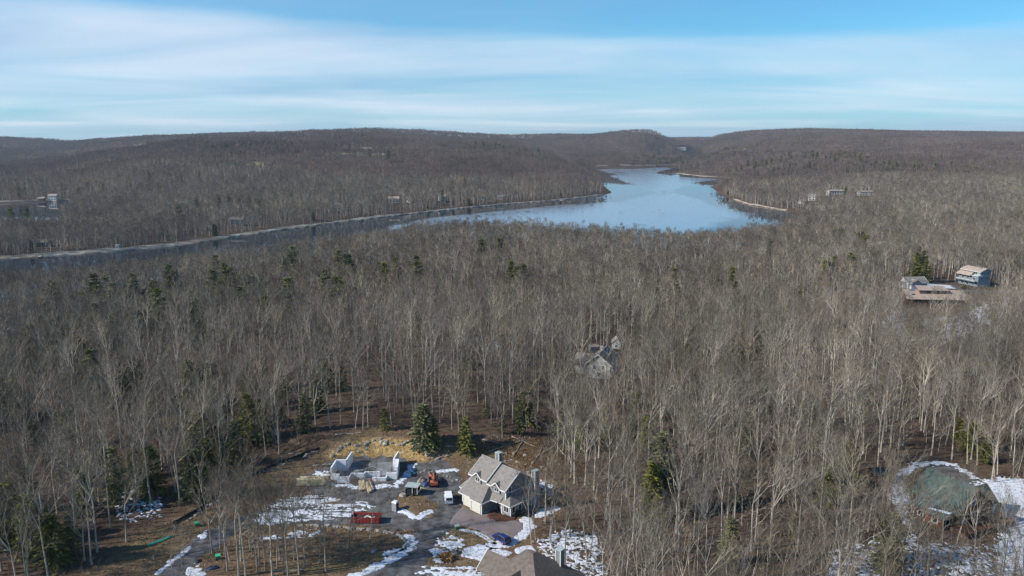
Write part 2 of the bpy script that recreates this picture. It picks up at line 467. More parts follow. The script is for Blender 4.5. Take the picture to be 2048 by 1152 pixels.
def make_ground():
    rad = [25, 45, 70, 95, 112, 124]
    r = 130.0
    while r < 236: rad.append(r); r += 0.75
    while r < 15000: rad.append(r); r *= 1.0125
    rad = np.array(rad)
    fine = np.radians(np.arange(-46, 46.01, 0.2))
    coarse = np.radians(np.arange(48, 312.1, 4))
    ang = np.concatenate([fine, coarse])
    R, A = np.meshgrid(rad, ang, indexing='ij')
    X = R * np.sin(A); Y = R * np.cos(A)
    Z = height(X.ravel(), Y.ravel()).reshape(X.shape)
    back = np.abs(A) > math.radians(47)
    Z = np.where(back, np.where(Y < 60, 0.0, Z), Z)
    nr, na = X.shape
    verts = np.stack([X, Y, Z], -1).reshape(-1, 3)
    verts = np.vstack([verts, [[0, 0, 0]]])
    i = np.arange(nr - 1)[:, None]; j = np.arange(na)[None, :]; jn = (j + 1) % na
    q = np.stack([i * na + j, (i + 1) * na + j, (i + 1) * na + jn, i * na + jn], -1).reshape(-1, 4)[:, ::-1]
    c = nr * na
    tri = np.stack([np.full(na, c), np.arange(na), (np.arange(na) + 1) % na], -1)[:, ::-1]
    loops = np.concatenate([q.ravel(), tri.ravel()]).astype(np.int32)
    tot = np.concatenate([np.full(len(q), 4), np.full(len(tri), 3)]).astype(np.int32)
    st = np.concatenate([[0], np.cumsum(tot)[:-1]]).astype(np.int32)
    me = bpy.data.meshes.new('ground')
    me.vertices.add(len(verts)); me.vertices.foreach_set('co', verts.astype(np.float32).ravel())
    me.loops.add(len(loops)); me.loops.foreach_set('vertex_index', loops)
    me.polygons.add(len(tot)); me.polygons.foreach_set('loop_start', st); me.polygons.foreach_set('loop_total', tot)
    me.update(calc_edges=True)
    me.polygons.foreach_set('use_smooth', [True] * len(tot))
    cl, oc = zones(verts[:, 0], verts[:, 1])
    fl = np.zeros(len(verts))
    for fp in field_polys:
        fl = np.maximum(fl, 1 - ss(-6, 6, poly_sd(verts[:, 0], verts[:, 1], fp)))
    for nm, arr in (('clearing', cl), ('ochre', oc), ('field', fl)):
        a = me.attributes.new(nm, 'FLOAT', 'POINT')
        a.data.foreach_set('value', arr.astype(np.float32))
    o = bpy.data.objects.new('ground', me)
    col.objects.link(o)
    m = bpy.data.materials.new('leaf_litter_ground')
    m.use_nodes = True
    nt = m.node_tree; b = nt.nodes['Principled BSDF']; b.inputs['Roughness'].default_value = 1.0
    b.inputs['Specular IOR Level'].default_value = 0.1
    tc = nt.nodes.new('ShaderNodeTexCoord')
    def noise(s, d=8, rough=0.6):
        n = nt.nodes.new('ShaderNodeTexNoise'); n.inputs['Scale'].default_value = s; n.inputs['Detail'].default_value = d
        n.inputs['Roughness'].default_value = rough
        nt.links.new(tc.outputs['Object'], n.inputs['Vector']); return n.outputs[0]
    def ramp(src, stops):
        r = nt.nodes.new('ShaderNodeValToRGB')
        while len(r.color_ramp.elements) < len(stops): r.color_ramp.elements.new(0.5)
        for e, (p_, c_) in zip(r.color_ramp.elements, stops): e.position = p_; e.color = (*c_, 1)
        nt.links.new(src, r.inputs[0]); return r.outputs[0]
    def mixc(f, a, c):
        n = nt.nodes.new('ShaderNodeMix'); n.data_type = 'RGBA'
        nt.links.new(f, n.inputs[0]); nt.links.new(a, n.inputs[6]); nt.links.new(c, n.inputs[7]); return n.outputs[2]
    def attr(nm):
        n = nt.nodes.new('ShaderNodeAttribute'); n.attribute_name = nm; return n.outputs['Fac']
    big = noise(0.05); fineN = noise(0.55, 10, 0.7)
    litter = ramp(fineN, [(0.30, (0.050, 0.036, 0.026)), (0.5, (0.092, 0.063, 0.043)), (0.72, (0.155, 0.110, 0.078))])
    grass = ramp(fineN, [(0.28, (0.080, 0.056, 0.030)), (0.5, (0.165, 0.118, 0.062)), (0.75, (0.27, 0.21, 0.125))])
    dirt = ramp(noise(0.35, 9, 0.65), [(0.3, (0.115, 0.072, 0.045)), (0.55, (0.17, 0.112, 0.068)), (0.8, (0.30, 0.235, 0.165))])
    open_ = mixc(ramp(big, [(0.42, (0, 0, 0)), (0.58, (1, 1, 1))]), grass, dirt)
    och = ramp(noise(0.6, 12, 0.75), [(0.33, (0.20, 0.125, 0.045)), (0.5, (0.38, 0.25, 0.095)), (0.66, (0.58, 0.46, 0.27))])
    fld = ramp(noise(0.02, 6), [(0.35, (0.14, 0.15, 0.055)), (0.55, (0.32, 0.28, 0.15)), (0.7, (0.55, 0.5, 0.40))])
    c1 = mixc(attr('clearing'), litter, open_)
    c2 = mixc(attr('ochre'), c1, och)
    c3 = mixc(attr('field'), c2, fld)
    nt.links.new(c3, b.inputs['Base Color'])
    bp = nt.nodes.new('ShaderNodeBump'); bp.inputs['Strength'].default_value = 0.6; bp.inputs['Distance'].default_value = 0.4
    nt.links.new(fineN, bp.inputs['Height']); nt.links.new(bp.outputs[0], b.inputs['Normal'])
    me.materials.append(m)
    tag(o, 'brown leaf-littered hilly ground running from the building site to the far ridge', 'ground', kind='structure')
    return o
field_polys.append(GG([(493, 330), (510, 324), (532, 326), (534, 336), (515, 342), (498, 338)]))
field_polys.append(GG([(1322, 273.5), (1425, 272.5), (1428, 276), (1330, 277)]))
field_polys.append(GG([(1475, 301), (1490, 296), (1494, 297.5), (1480, 303)]))
field_polys.append(GG([(655, 308), (700, 303), (800, 302), (805, 306), (700, 310)]))
field_polys.append(GG([(268, 290), (300, 287.5), (302, 290), (275, 292)]))
make_ground()

# ------------------------------------------------------------------ draped sheets cut out along an uneven outline
def sheet(name, fields, material, lift, step, label=None, cat=None, kind='structure'):
    """fields: list of (x0, x1, y0, y1, function(x, y) -> value, kept where > 0)"""
    V = []; Fc = []
    for (x0, x1, y0, y1, fn) in fields:
        xs = np.arange(x0, x1 + step, step); ys = np.arange(y0, y1 + step, step)
        X, Y = np.meshgrid(xs, ys, indexing='ij')
        f = fn(X, Y)
        Zg = height(X.ravel(), Y.ravel()).reshape(X.shape)
        keep = {}
        def vid(i, j):
            k = (i, j)
            if k not in keep:
                keep[k] = len(V); V.append((X[i, j], Y[i, j], Zg[i, j] + lift))
            return keep[k]
        def eid(i, j, k, l):
            key = (i, j, k, l) if (i, j) < (k, l) else (k, l, i, j)
            if key not in keep:
                a, b, c, d = key
                t = f[a, b] / (f[a, b] - f[c, d])
                keep[key] = len(V)
                V.append((X[a, b] + (X[c, d] - X[a, b]) * t, Y[a, b] + (Y[c, d] - Y[a, b]) * t,
                          Zg[a, b] + (Zg[c, d] - Zg[a, b]) * t + lift * 0.35))
            return keep[key]
        pos = f > 0
        cnt = pos[:-1, :-1].astype(int) + pos[1:, :-1] + pos[1:, 1:] + pos[:-1, 1:]
        for i, j in zip(*np.nonzero(cnt)):
            cs = [(i, j), (i + 1, j), (i + 1, j + 1), (i, j + 1)]
            out = []
            for a in range(4):
                p, q = cs[a], cs[(a + 1) % 4]
                if pos[p]: out.append(vid(*p))
                if pos[p] != pos[q]: out.append(eid(*p, *q))
            if len(out) >= 3: Fc.append(out)
    me = bpy.data.meshes.new(name)
    me.from_pydata(V, [], Fc); me.materials.append(material); me.update()
    me.polygons.foreach_set('use_smooth', [True] * len(Fc))
    o = bpy.data.objects.new(name, me); col.objects.link(o)
    return tag(o, label, cat, kind=kind)
def bbox(polys, pad=2):
    xs = [p[0] for q in polys for p in q]; ys = [p[1] for q in polys for p in q]
    return min(xs) - pad, max(xs) + pad, min(ys) - pad, max(ys) + pad

# water
wm = bpy.data.materials.new('thin_ice_water'); wm.use_nodes = True
nt = wm.node_tree; b = nt.nodes['Principled BSDF']
b.inputs['Base Color'].default_value = (0.02, 0.035, 0.05, 1)
b.inputs['IOR'].default_value = 1.27
tc = nt.nodes.new('ShaderNodeTexCoord')
mp = nt.nodes.new('ShaderNodeMapping'); mp.inputs['Scale'].default_value = (1, 0.45, 1); nt.links.new(tc.outputs['Object'], mp.inputs[0])
no = nt.nodes.new('ShaderNodeTexNoise'); no.inputs['Scale'].default_value = 0.004; no.inputs['Detail'].default_value = 8; no.inputs['Distortion'].default_value = 0.8
nt.links.new(mp.outputs[0], no.inputs['Vector'])
rr = nt.nodes.new('ShaderNodeValToRGB'); rr.color_ramp.elements[0].position = 0.36; rr.color_ramp.elements[1].position = 0.42
rr.color_ramp.elements[0].color = (0.015,) * 3 + (1,); rr.color_ramp.elements[1].color = (0.13,) * 3 + (1,)
nt.links.new(rr.outputs[0], b.inputs['Roughness'])
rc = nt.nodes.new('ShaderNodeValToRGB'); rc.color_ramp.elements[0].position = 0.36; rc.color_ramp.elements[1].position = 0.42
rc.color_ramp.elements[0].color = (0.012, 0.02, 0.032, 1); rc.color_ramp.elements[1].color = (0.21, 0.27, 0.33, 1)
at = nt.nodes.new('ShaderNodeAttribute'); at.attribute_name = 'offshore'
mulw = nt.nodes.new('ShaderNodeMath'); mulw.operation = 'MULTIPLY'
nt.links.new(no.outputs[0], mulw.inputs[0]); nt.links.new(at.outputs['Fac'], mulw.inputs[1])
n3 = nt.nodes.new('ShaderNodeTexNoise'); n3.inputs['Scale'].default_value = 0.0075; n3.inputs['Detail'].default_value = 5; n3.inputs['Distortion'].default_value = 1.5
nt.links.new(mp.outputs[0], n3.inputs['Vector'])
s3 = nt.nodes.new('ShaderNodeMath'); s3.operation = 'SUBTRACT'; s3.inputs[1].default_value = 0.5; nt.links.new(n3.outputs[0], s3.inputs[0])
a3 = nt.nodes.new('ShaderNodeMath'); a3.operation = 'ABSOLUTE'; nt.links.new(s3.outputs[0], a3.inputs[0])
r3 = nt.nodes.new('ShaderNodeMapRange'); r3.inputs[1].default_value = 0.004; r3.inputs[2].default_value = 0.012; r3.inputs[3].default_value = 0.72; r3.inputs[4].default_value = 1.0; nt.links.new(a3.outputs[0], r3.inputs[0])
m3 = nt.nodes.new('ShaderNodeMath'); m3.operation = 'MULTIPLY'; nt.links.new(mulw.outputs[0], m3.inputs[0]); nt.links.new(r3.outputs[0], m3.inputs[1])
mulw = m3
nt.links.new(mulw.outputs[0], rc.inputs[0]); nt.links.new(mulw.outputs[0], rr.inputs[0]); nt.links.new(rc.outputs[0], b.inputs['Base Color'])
def water(name, poly, label):
    x0, x1, y0, y1 = bbox([poly], 25)
    n = 60
    xs = np.linspace(x0, x1, n); ys = np.linspace(y0, y1, int(n * 1.5))
    X, Y = np.meshgrid(xs, ys, indexing='ij')
    sd = poly_sd(X, Y, poly)
    nx, ny = X.shape
    V = np.stack([X, Y, np.full(X.shape, LZ)], -1).reshape(-1, 3)
    Fc = []
    cell = max(xs[1] - xs[0], ys[1] - ys[0]) * 1.5
    for i in range(nx - 1):
        for j in range(ny - 1):
            if sd[i:i + 2, j:j + 2].min() < cell + 5:
                Fc.append((i * ny + j, (i + 1) * ny + j, (i + 1) * ny + j + 1, i * ny + j + 1))
    me = bpy.data.meshes.new(name); me.from_pydata(V.tolist(), [], Fc); me.materials.append(wm)
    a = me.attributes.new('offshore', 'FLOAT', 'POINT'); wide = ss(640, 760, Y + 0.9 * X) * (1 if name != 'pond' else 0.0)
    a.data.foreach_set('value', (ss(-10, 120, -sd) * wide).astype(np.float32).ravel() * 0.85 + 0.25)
    o = bpy.data.objects.new(name, me); col.objects.link(o)
    return tag(o, label, 'water', kind='structure')
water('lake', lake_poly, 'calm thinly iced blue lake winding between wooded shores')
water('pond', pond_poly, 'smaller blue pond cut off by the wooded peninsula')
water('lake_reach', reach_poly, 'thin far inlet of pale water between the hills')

# sandy shore ribbon along the far bank
def ribbon(name, pts, w0, w1, material, label):
    V = []; Fc = []
    dens = []
    for (a, b_) in zip(pts[:-1], pts[1:]):
        n = max(2, int(math.dist(a, b_) / 5))
        dens += [(a[0] + (b_[0] - a[0]) * k / n, a[1] + (b_[1] - a[1]) * k / n) for k in range(n)]
    dens.append(pts[-1])
    for k, p in enumerate(dens):
        q = dens[min(k + 1, len(dens) - 1)]; o = dens[max(k - 1, 0)]
        t = Vector((q[0] - o[0], q[1] - o[1])).normalized(); nrm = Vector((-t.y, t.x))
        wob = (float(fbm(p[0] / 14, p[1] / 14, 5, 3)) - 0.5) * 3
        wi = w0 + (w1 - w0) * k / len(dens) + wob * 1.3
        wi *= 0.55 + 0.9 * float(vnoise(p[0] / 60, p[1] / 60, 8))
        a = (p[0] - nrm.x * (1.0 + wob * 0.3), p[1] - nrm.y * (1.0 + wob * 0.3)); c = (p[0] + nrm.x * wi, p[1] + nrm.y * wi)
        V += [(a[0], a[1], LZ + 0.03), (p[0], p[1], max(H(*p), LZ) + 0.55), (c[0], c[1], max(H(*c), LZ + 0.5) + 0.6)]
        if k:
            j = 3 * k
            Fc += [(j - 3, j, j + 1, j - 2), (j - 2, j + 1, j + 2, j - 1)]
    me = bpy.data.meshes.new(name); me.from_pydata(V, [], Fc); me.materials.append(material); me.update()
    o = bpy.data.objects.new(name, me); col.objects.link(o)
    return tag(o, label, 'shore', kind='structure')
ribbon('shore', far_shore, 8, 2.5, M['sand'], 'pale sandy strip along the wooded bank of the lake')
ribbon('shore', PP([(1352, 346.5), (1400, 352), (1478, 356.5)], LZ), 2.5, 2.5, M['sand'], 'thin pale shore of the first wooded point')
ribbon('shore', PP([(1466, 399), (1500, 410), (1572, 421.5)], LZ), 2.5, 2.5, M['sand'], 'pale shore of the wooded point with the docks')
ribbon('shore', PP([(1190, 335.5), (1270, 334.5), (1352, 331.5)], LZ), 6, 6, M['sand'], 'pale line of beach at the far end of the lake')
ribbon('shore', PP([(-40, 407), (60, 404.5), (140, 402.5)], LZ), 7, 7, M['sand'], 'pale beach on the far side of the pond')
# ------------------------------------------------------------------ trees
UP = Vector((0, 0, 1))
def rdir(r, d, spread):
    a = d.orthogonal().normalized(); b = d.cross(a)
    t = r.uniform(0, 2 * math.pi)
    return (d * math.cos(spread) + (a * math.cos(t) + b * math.sin(t)) * math.sin(spread)).normalized()
def twigs(mb, r, p, d, n, L, w):
    mb.mi = 1
    for _ in range(n):
        td = (rdir(r, d, r.uniform(0.15, 0.75)) + UP * 0.15).normalized()
        side = rdir(r, td, 1.5708)
        mb.sliver(p + td * r.uniform(-0.25, 0.1), td, L * r.uniform(0.6, 1.25), w * r.uniform(0.7, 1.3), side)
def limb(mt, mc, r, p, d, L, rad, lvl, last, tw, lift):
    mb = mt if lvl <= 1 else mc
    mb.mi = 0
    n = 3 if lvl <= 1 else 2 if lvl == 2 else 1
    sides = 5 if lvl <= 1 else 3
    q = p.copy(); dd = d.copy(); rr = rad
    pts = []
    for k in range(n):
        dd = (rdir(r, dd, r.uniform(0.03, 0.16)) + UP * lift).normalized()
        q2 = q + dd * (L / n); r2 = rad * (1 - 0.5 * (k + 1) / n)
        mb.tube(q, q2, rr, r2, sides)
        q, rr = q2, r2
        pts.append((q.copy(), dd.copy(), rr))
    if lvl >= last:
        twigs(mc, r, q, dd, tw[0], tw[1], tw[2])
        if tw[0] > 2:
            twigs(mc, r, p + (q - p) * 0.5, d, max(1, tw[0] // 2), tw[1] * 0.9, tw[2])
        return
    kids = r.choice((2, 3, 3))
    for k in range(kids):
        s = r.uniform(0.22, 0.52)
        limb(mt, mc, r, q, rdir(r, dd, s), L * r.uniform(0.55, 0.78), rr * 0.88, lvl + 1, last, tw, lift)
    for (pp, pd, pr) in pts[:-1]:
        if r.random() < 0.75:
            limb(mt, mc, r, pp, rdir(r, pd, r.uniform(0.5, 0.9)), L * r.uniform(0.4, 0.6), pr * 0.5, lvl + 1, last, tw, lift)
def bare_tree(seed, hgt, bole, split, spread, rad, last, tw, lift=0.10, lean=0.02, side_n=3, shorten=1.0, bole_sides=6):
    r = random.Random(seed)
    mt, mc = MB(), MB()
    p = Vector((0, 0, -0.6)); d = rdir(r, UP, lean)
    n = 6
    L = hgt * bole + 0.6; rr = rad
    pts = []
    for k in range(n):
        d = (rdir(r, d, r.uniform(0.0, 0.06)) + UP * 0.03).normalized()
        q = p + d * (L / n); r2 = rad * (1 - 0.42 * (k + 1) / n)
        mt.tube(p, q, rr * (1.35 if k == 0 else 1), r2, bole_sides)
        p, rr = q, r2
        pts.append((p.copy(), d.copy(), rr))
    crown = hgt * (1 - bole)
    for k in range(split):
        s = spread * r.uniform(0.6, 1.25) * (0.35 if (k == 0 and split > 2) else 1)
        limb(mt, mc, r, p, rdir(r, d, s), crown * r.uniform(0.36, 0.46) * shorten, rr * 0.72, 1, last, tw, lift)
    for k in range(side_n):
        pp, pd, pr = pts[r.randint(2, n - 2)]
        limb(mt, mc, r, pp, rdir(r, pd, r.uniform(0.6, 1.0)), crown * r.uniform(0.2, 0.32), pr * 0.4, 2, last, tw, lift)
    return mt, mc
NEAR_SPEC = [
    # seed, height, bole, forks, spread, radius, lean, sides
    (11, 24, 0.48, 3, 0.50, 0.22, 0.03, 3), (12, 22, 0.40, 2, 0.46, 0.21, 0.08, 3), (13, 26, 0.55, 3, 0.44, 0.23, 0.03, 2),
    (14, 20, 0.42, 4, 0.62, 0.20, 0.05, 3), (15, 22, 0.28, 3, 0.58, 0.27, 0.06, 2), (16, 17, 0.52, 3, 0.50, 0.14, 0.09, 3),
    (17, 11, 0.38, 3, 0.55, 0.08, 0.10, 3), (18, 15, 0.45, 2, 0.50, 0.10, 0.08, 3)]
NEAR_WORD = ['tall bare tree with three limbs', 'bare tree forked into two limbs', 'very tall long-trunked bare tree',
             'broad bare tree with four limbs', 'stout low-branching bare tree', 'slim bare tree with small crown',
             'short thin bare sapling', 'slender fork-topped young bare tree']
near_parts = []
proto = bpy.data.collections.new('tree_prototypes')
def to_proto(name, mt, mc, m1, m2):
    k = len(mt.v)
    mb = MB(); mb.v = mt.v + mc.v
    mb.f = mt.f + [tuple(i + k for i in f) for f in mc.f]
    mb.m = [0] * len(mt.f) + mc.m
    o = bpy.data.objects.new(name, mb.mesh(name, [m1, m2]))
    proto.objects.link(o)
for i, (sd0, hh, bo, sp_, spr, ra, le, sn) in enumerate(NEAR_SPEC):
    mt, mc = bare_tree(sd0, hh, bo, sp_, spr, ra, 4 if i not in (6,) else 3, (5, 1.45, 0.034), lean=le, side_n=sn)
    near_parts.append((mt.mesh('trunk', M['bark']), mc.mesh('crown', [M['bark'], M['twig']])))
    to_proto('a%02d_bare_tree' % i, mt, mc, M['bark'], M['twig'])
for i in range(5):
    mt, mc = bare_tree(40 + i, (22, 20, 24, 18, 21)[i], (0.5, 0.42, 0.55, 0.5, 0.38)[i], (3, 3, 2, 3, 4)[i], 0.45, (0.26, 0.24, 0.26, 0.22, 0.28)[i], 3, (5, 2.1, 0.080), side_n=2, bole_sides=4)
    to_proto('b%02d_bare_tree' % i, mt, mc, M['bark'], M['twig'])
for i in range(4):
    r = random.Random(90 + i)
    mt, mc = MB(), MB()
    for k in range(5):
        ax, ay = (k % 3 - 1) * 8 + r.uniform(-3, 3), (k // 3 - 0.5) * 11 + r.uniform(-4, 4)
        hh = r.uniform(15, 22)
        b0 = Vector((ax, ay, -2.5)); d = rdir(r, UP, 0.05)
        mt.tube(b0, b0 + d * (hh * 0.62 + 2.5), 0.26, 0.16, 3)
        fork = b0 + d * (hh * 0.55 + 2.5)
        mc.mi = 1
        for _ in range(6):
            ld = rdir(r, d, r.uniform(0.2, 0.7))
            e = fork + ld * hh * r.uniform(0.2, 0.34)
            mt.sliver(fork, ld, hh * 0.3, 0.3, rdir(r, ld, 1.5708))
            for _ in range(6):
                td = rdir(r, (ld + UP * 0.4).normalized(), r.uniform(0.2, 0.9))
                mc.sliver(e - td * 0.8, td, r.uniform(2.5, 4.5), r.uniform(0.22, 0.42), rdir(r, td, 1.5708))
    to_proto('c%02d_tree_clump' % i, mt, mc, M['far_twig'], M['far_twig'])


def conifer(seed, hgt, wid, layers, per, frond, bare=0.08, shape=1.0):
    r = random.Random(seed)
    mt, mc = MB(), MB()
    mt.tube((0, 0, -0.6), (0, 0, hgt * 0.5), hgt * 0.016, hgt * 0.010, 6); mt.tube((0, 0, hgt * 0.5), (0, 0, hgt * 0.97), hgt * 0.010, 0.02, 5)
    for k in range(layers):
        t = (k + r.uniform(0, 0.8)) / layers
        z = hgt * (bare + (0.99 - bare) * t)
        R = wid * (1 - t) ** shape * r.uniform(0.72, 1.12) + 0.15
        if t < 0.12: R *= 0.8
        a0 = r.uniform(0, 6.28)
        for j in range(per):
            if r.random() < 0.12: continue
            a = a0 + 6.283 * j / per + r.uniform(-0.3, 0.3)
            Rj = R * r.uniform(0.65, 1.15)
            d = Vector((math.cos(a), math.sin(a), r.uniform(-0.35, 0.05) + 0.5 * t)).normalized()
            nsub = max(2, int(Rj / frond * 1.6))
            for q in range(nsub):
                f = (q + 0.6) / nsub
                c = Vector((0, 0, z)) + d * (Rj * f) + Vector((0, 0, -0.25 * f * f * Rj * 0.5))
                for sgn in (-1, 1, 0):
                    dd = (d + Vector((-d.y, d.x, 0)) * sgn * r.uniform(0.5, 1.1) + Vector((0, 0, r.uniform(-0.4, 0.25)))).normalized()
                    mc.sliver(c - dd * frond * 0.25, dd, frond * r.uniform(0.7, 1.3), frond * r.uniform(0.35, 0.6), rdir(r, dd, 1.5708))
    return mt, mc
con_parts = []
con_raw = []
for i, a in enumerate([(1, 12, 4.6, 24, 12, 1.15, 0.0, 0.42), (2, 12, 3.2, 22, 9, 1.0, 0.02, 0.65), (3, 16, 3.9, 24, 9, 1.15, 0.08, 0.62),
                       (4, 20, 4.2, 18, 7, 1.5, 0.25, 0.55), (5, 8, 2.4, 16, 8, 0.8, 0.0, 0.7), (6, 20, 5.6, 30, 11, 1.25, 0.0, 0.5)]):
    mt, mc = conifer(*a)
    mc.m = [1] * len(mc.f)
    if i in (0, 1, 4): con_raw.append((mt, mc))
    con_parts.append((mt.mesh('trunk', M['conifer_bark']), mc.mesh('crown', [M['needle' if i < 5 else 'pine_needle']] * 2)))

for i, (mt, mc) in enumerate(con_raw):
    to_proto('d%02d_hemlock' % i, mt, mc, M['conifer_bark'], M['needle'])
for i in range(3):
    r = random.Random(140 + i); mt, mc = MB(), MB()
    for k in range(7):
        b0 = Vector((r.uniform(-1.6, 1.6), r.uniform(-1.6, 1.6), -0.3)); d = rdir(r, UP, r.uniform(0.05, 0.4)); L = r.uniform(2.2, 5.0)
        mc.mi = 0; mc.tube(b0, b0 + d * L * 0.6, 0.035, 0.02, 3)
        for q in range(5): twigs(mc, r, b0 + d * L * r.uniform(0.3, 0.8), d, 4, L * 0.36, 0.036)
    to_proto('e%02d_brush' % i, mt, mc, M['brush_twig'], M['brush_twig'])
NV = (8, 5, 4, 3, 3)
# where no tree grows
left_road = GG([(-60, 700), (0, 668), (28, 660)])
mid_house = P(1205, 745); mid_sheds = [P(1233, 690), P(1187, 700)]
SITES = [   # far houses: pixel of the foot, width, depth, wall height, roof height, turn, wall, roof, wording
    (1670, 390, 24, 10, 6.5, 1.2, 0.10, 'cream_wall', 'roof_tan', 'long cream two-storey lodge with a flat tan roof above the wooded point'),
    (1729, 390, 20, 10, 5.0, 1.0, 0.05, 'cream_wall', 'roof_tan', 'lower cream lodge next to the long flat-roofed lodge'),
    (1623, 401, 9, 8, 7.0, 2.5, -0.3, 'cream_wall', 'roof_grey', 'tall cream house among trees above the point'),
    (1604, 407, 8, 7, 4.0, 2.0, 0.2, 'grey_wall', 'roof_grey', 'small grey cottage below the tall cream house'),
    (1690, 404, 9, 7, 3.5, 2.0, -0.2, 'grey_wall', 'roof_tan', 'low grey cottage beside a pine under the lodges'),
    (1768, 462, 17, 9, 5.5, 2.5, 0.05, 'teal_dark', 'roof_brown', 'dark slate house half hidden in the bare wood'),
    (1700, 560, 9, 7, 3.6, 2.2, 0.3, 'cream_wall', 'roof_tan', 'low tan cottage screened by bare trees'),
    (1880, 458, 10, 7, 4.0, 1.6, 0.1, 'white', 'roof_grey', 'low white cottage behind a stand of pale trunks'),
    (788, 405, 14, 8, 5.0, 3.0, 0.1, 'cream_wall', 'roof_tan', 'cream house among trunks on the lake bank'),
    (816, 404, 9, 7, 4.0, 2.4, -0.2, 'cream_wall', 'roof_grey', 'small cream cottage beside the cream house on the bank'),
    (884, 402, 10, 8, 6.5, 4.0, 0.2, 'white', 'roof_grey', 'white steep-gabled house on the lake bank'),
    (1000, 398, 9, 7, 4.0, 2.5, 0.0, 'grey_wall', 'roof_grey', 'grey cottage near the tip of the lake bank'),
    (962, 398, 11, 7, 4.5, 2.5, 0.1, 'grey_wall', 'roof_brown', 'brown-roofed grey house on the lake bank'),
    (676, 420, 10, 8, 5.0, 3.0, 0.1, 'grey_wall', 'roof_grey', 'grey house low on the lake bank'),
    (718, 412, 11, 8, 4.5, 2.6, 0.3, 'brown_wall', 'roof_grey', 'brown house among trunks on the lake bank'),
    (475, 450, 14, 9, 6.0, 2.5, 0.1, 'teal_dark', 'roof_grey', 'dark slate house near the leaning shore tree'),
    (75, 492, 20, 9, 3.6, 1.8, 0.15, 'brown_wall', 'roof_brown', 'long brown house behind the widest sandy beach'),
    (108, 401, 12, 9, 7.5, 2.0, 0.0, 'cream_wall', 'roof_tan', 'pale two-storey house on the pond beach'),
    (84, 402, 9, 7, 4.0, 2.0, 0.1, 'brown_wall', 'roof_tan', 'small brown cottage on the pond beach'),
    (733, 305, 22, 12, 6.0, 5.0, 0.2, 'white', 'roof_grey', 'white farmhouse in a clearing on the long ridge'),
    (1362, 300, 40, 20, 8.0, 5.0, 0.0, 'white', 'roof_grey', 'white barn in the valley beyond the lake'),
    (1437, 312, 34, 18, 6.0, 4.0, 0.2, 'cream_wall', 'roof_grey', 'pale low building in the valley near the inlet')]
site_xy = [G(s_[0], s_[1]) for s_ in SITES]
house_clear = [(x_, y_, max(s_[2], s_[3]) * 0.5 + 2.5) for (x_, y_), s_ in zip(site_xy, SITES)] + [(mid_house[0], mid_house[1], 11), (mid_sheds[0][0], mid_sheds[0][1], 4), (mid_sheds[1][0], mid_sheds[1][1], 4)]
far_sites = {}
def open_at(x, y):
    """True where the ground is kept free of trees"""
    o = poly_sd(x, y, clear_poly) + (fbm(x / 8, y / 8, 4, 2) - 0.5) * 5 < 0
    o |= poly_sd(x, y, log_poly) < 0.5
    o |= poly_sd(x, y, east_poly) < 1
    for fp in field_polys: o |= poly_sd(x, y, fp) < 4
    for w in waters: o |= poly_sd(x, y, w) < 5
    o |= line_sd(x, y, left_road) < 4
    for (a, b_, r_) in house_clear: o |= (x - a) ** 2 + (y - b_) ** 2 < r_ * r_
    # keep the view onto the houses open between them and the road
    for (a, b_, w_, l_) in view_gaps: o |= (np.abs(x - a - (y - b_) * a / b_) < w_) & (y < b_) & (y > b_ - l_)
    return o
view_gaps = []
for (px, py, w_, l_) in ((1965, 575, 9, 14), (1870, 612, 12, 12), (1205, 748, 5, 22), (1233, 692, 3, 30), (1830, 578, 7, 10)):
    a, b_ = P(px, py, -3 if px > 1700 else 0); view_gaps.append((a, b_, w_, l_))
for (x_, y_), s_ in zip(site_xy, SITES):
    view_gaps.append((x_, y_, s_[2] * 0.42, 12))
def scatter(y0, y1, step, seed, umax=0.78):
    rs = np.random.RandomState(seed)
    ys = np.arange(y0, y1, step); xs = np.arange(-umax * y1, umax * y1, step)
    X, Y = np.meshgrid(xs, ys)
    X = (X + rs.uniform(-0.48, 0.48, X.shape) * step).ravel(); Y = (Y + rs.uniform(-0.48, 0.48, Y.shape) * step).ravel()
    k = (np.abs(X) < umax * Y + 12) & (np.hypot(X, Y) > 96)
    X, Y = X[k], Y[k]
    k = ~open_at(X, Y)
    return X[k], Y[k]
def project(x, y, z):
    a = y * cp - (z - CZ) * sp; b_ = y * sp + (z - CZ) * cp
    return 1024 + F * x / a, 576 - F * b_ / a

lake_test = ([-640, -520, -392, -312, -252, -206, -150, -95, -40, 30, 110, 190, 270, 330, 385, 500], [372, 387, 435, 483, 548, 612, 695, 765, 785, 760, 705, 705, 795, 920, 1010, 1010])
CAPS = [(1288, 1352, 1000, 166, 0.25), (1470, 1510, 890, 200, 0.35), (1440, 1478, 1120, 147, 0.3), (820, 885, 890, 204, 0.2), (1832, 1992, 1072, 186, 0.10), (1738, 1786, 962, 195, 0.1), (1165, 1228, 748, 285, 0.72), (1222, 1246, 692, 318, 0.1), (1175, 1200, 702, 312, 0.2), (1914, 2012, 577, 455, 0.06), (1812, 1932, 611, 412, 0.10), (1806, 1860, 578, 470, 0.15)]
for (x_, y_), s_ in zip(site_xy, SITES):
    hw = s_[2] * 0.5 * F / y_
    CAPS.append((s_[0] - hw, s_[0] + hw, s_[1] + 2, y_ + 4, 0.10 if s_[0] in (1670, 1729, 1623, 884, 788, 108) else 0.85))
CAPS.append((-10, 122, 438, 845, 0.0))
SKY_X = [-200, 0, 100, 300, 500, 640, 760, 900, 1000, 1200, 1400, 1470, 1560, 1640]
SKY_Y = [552, 537, 527, 508, 482, 463, 450, 437, 432, 443, 458, 447, 430, 400]
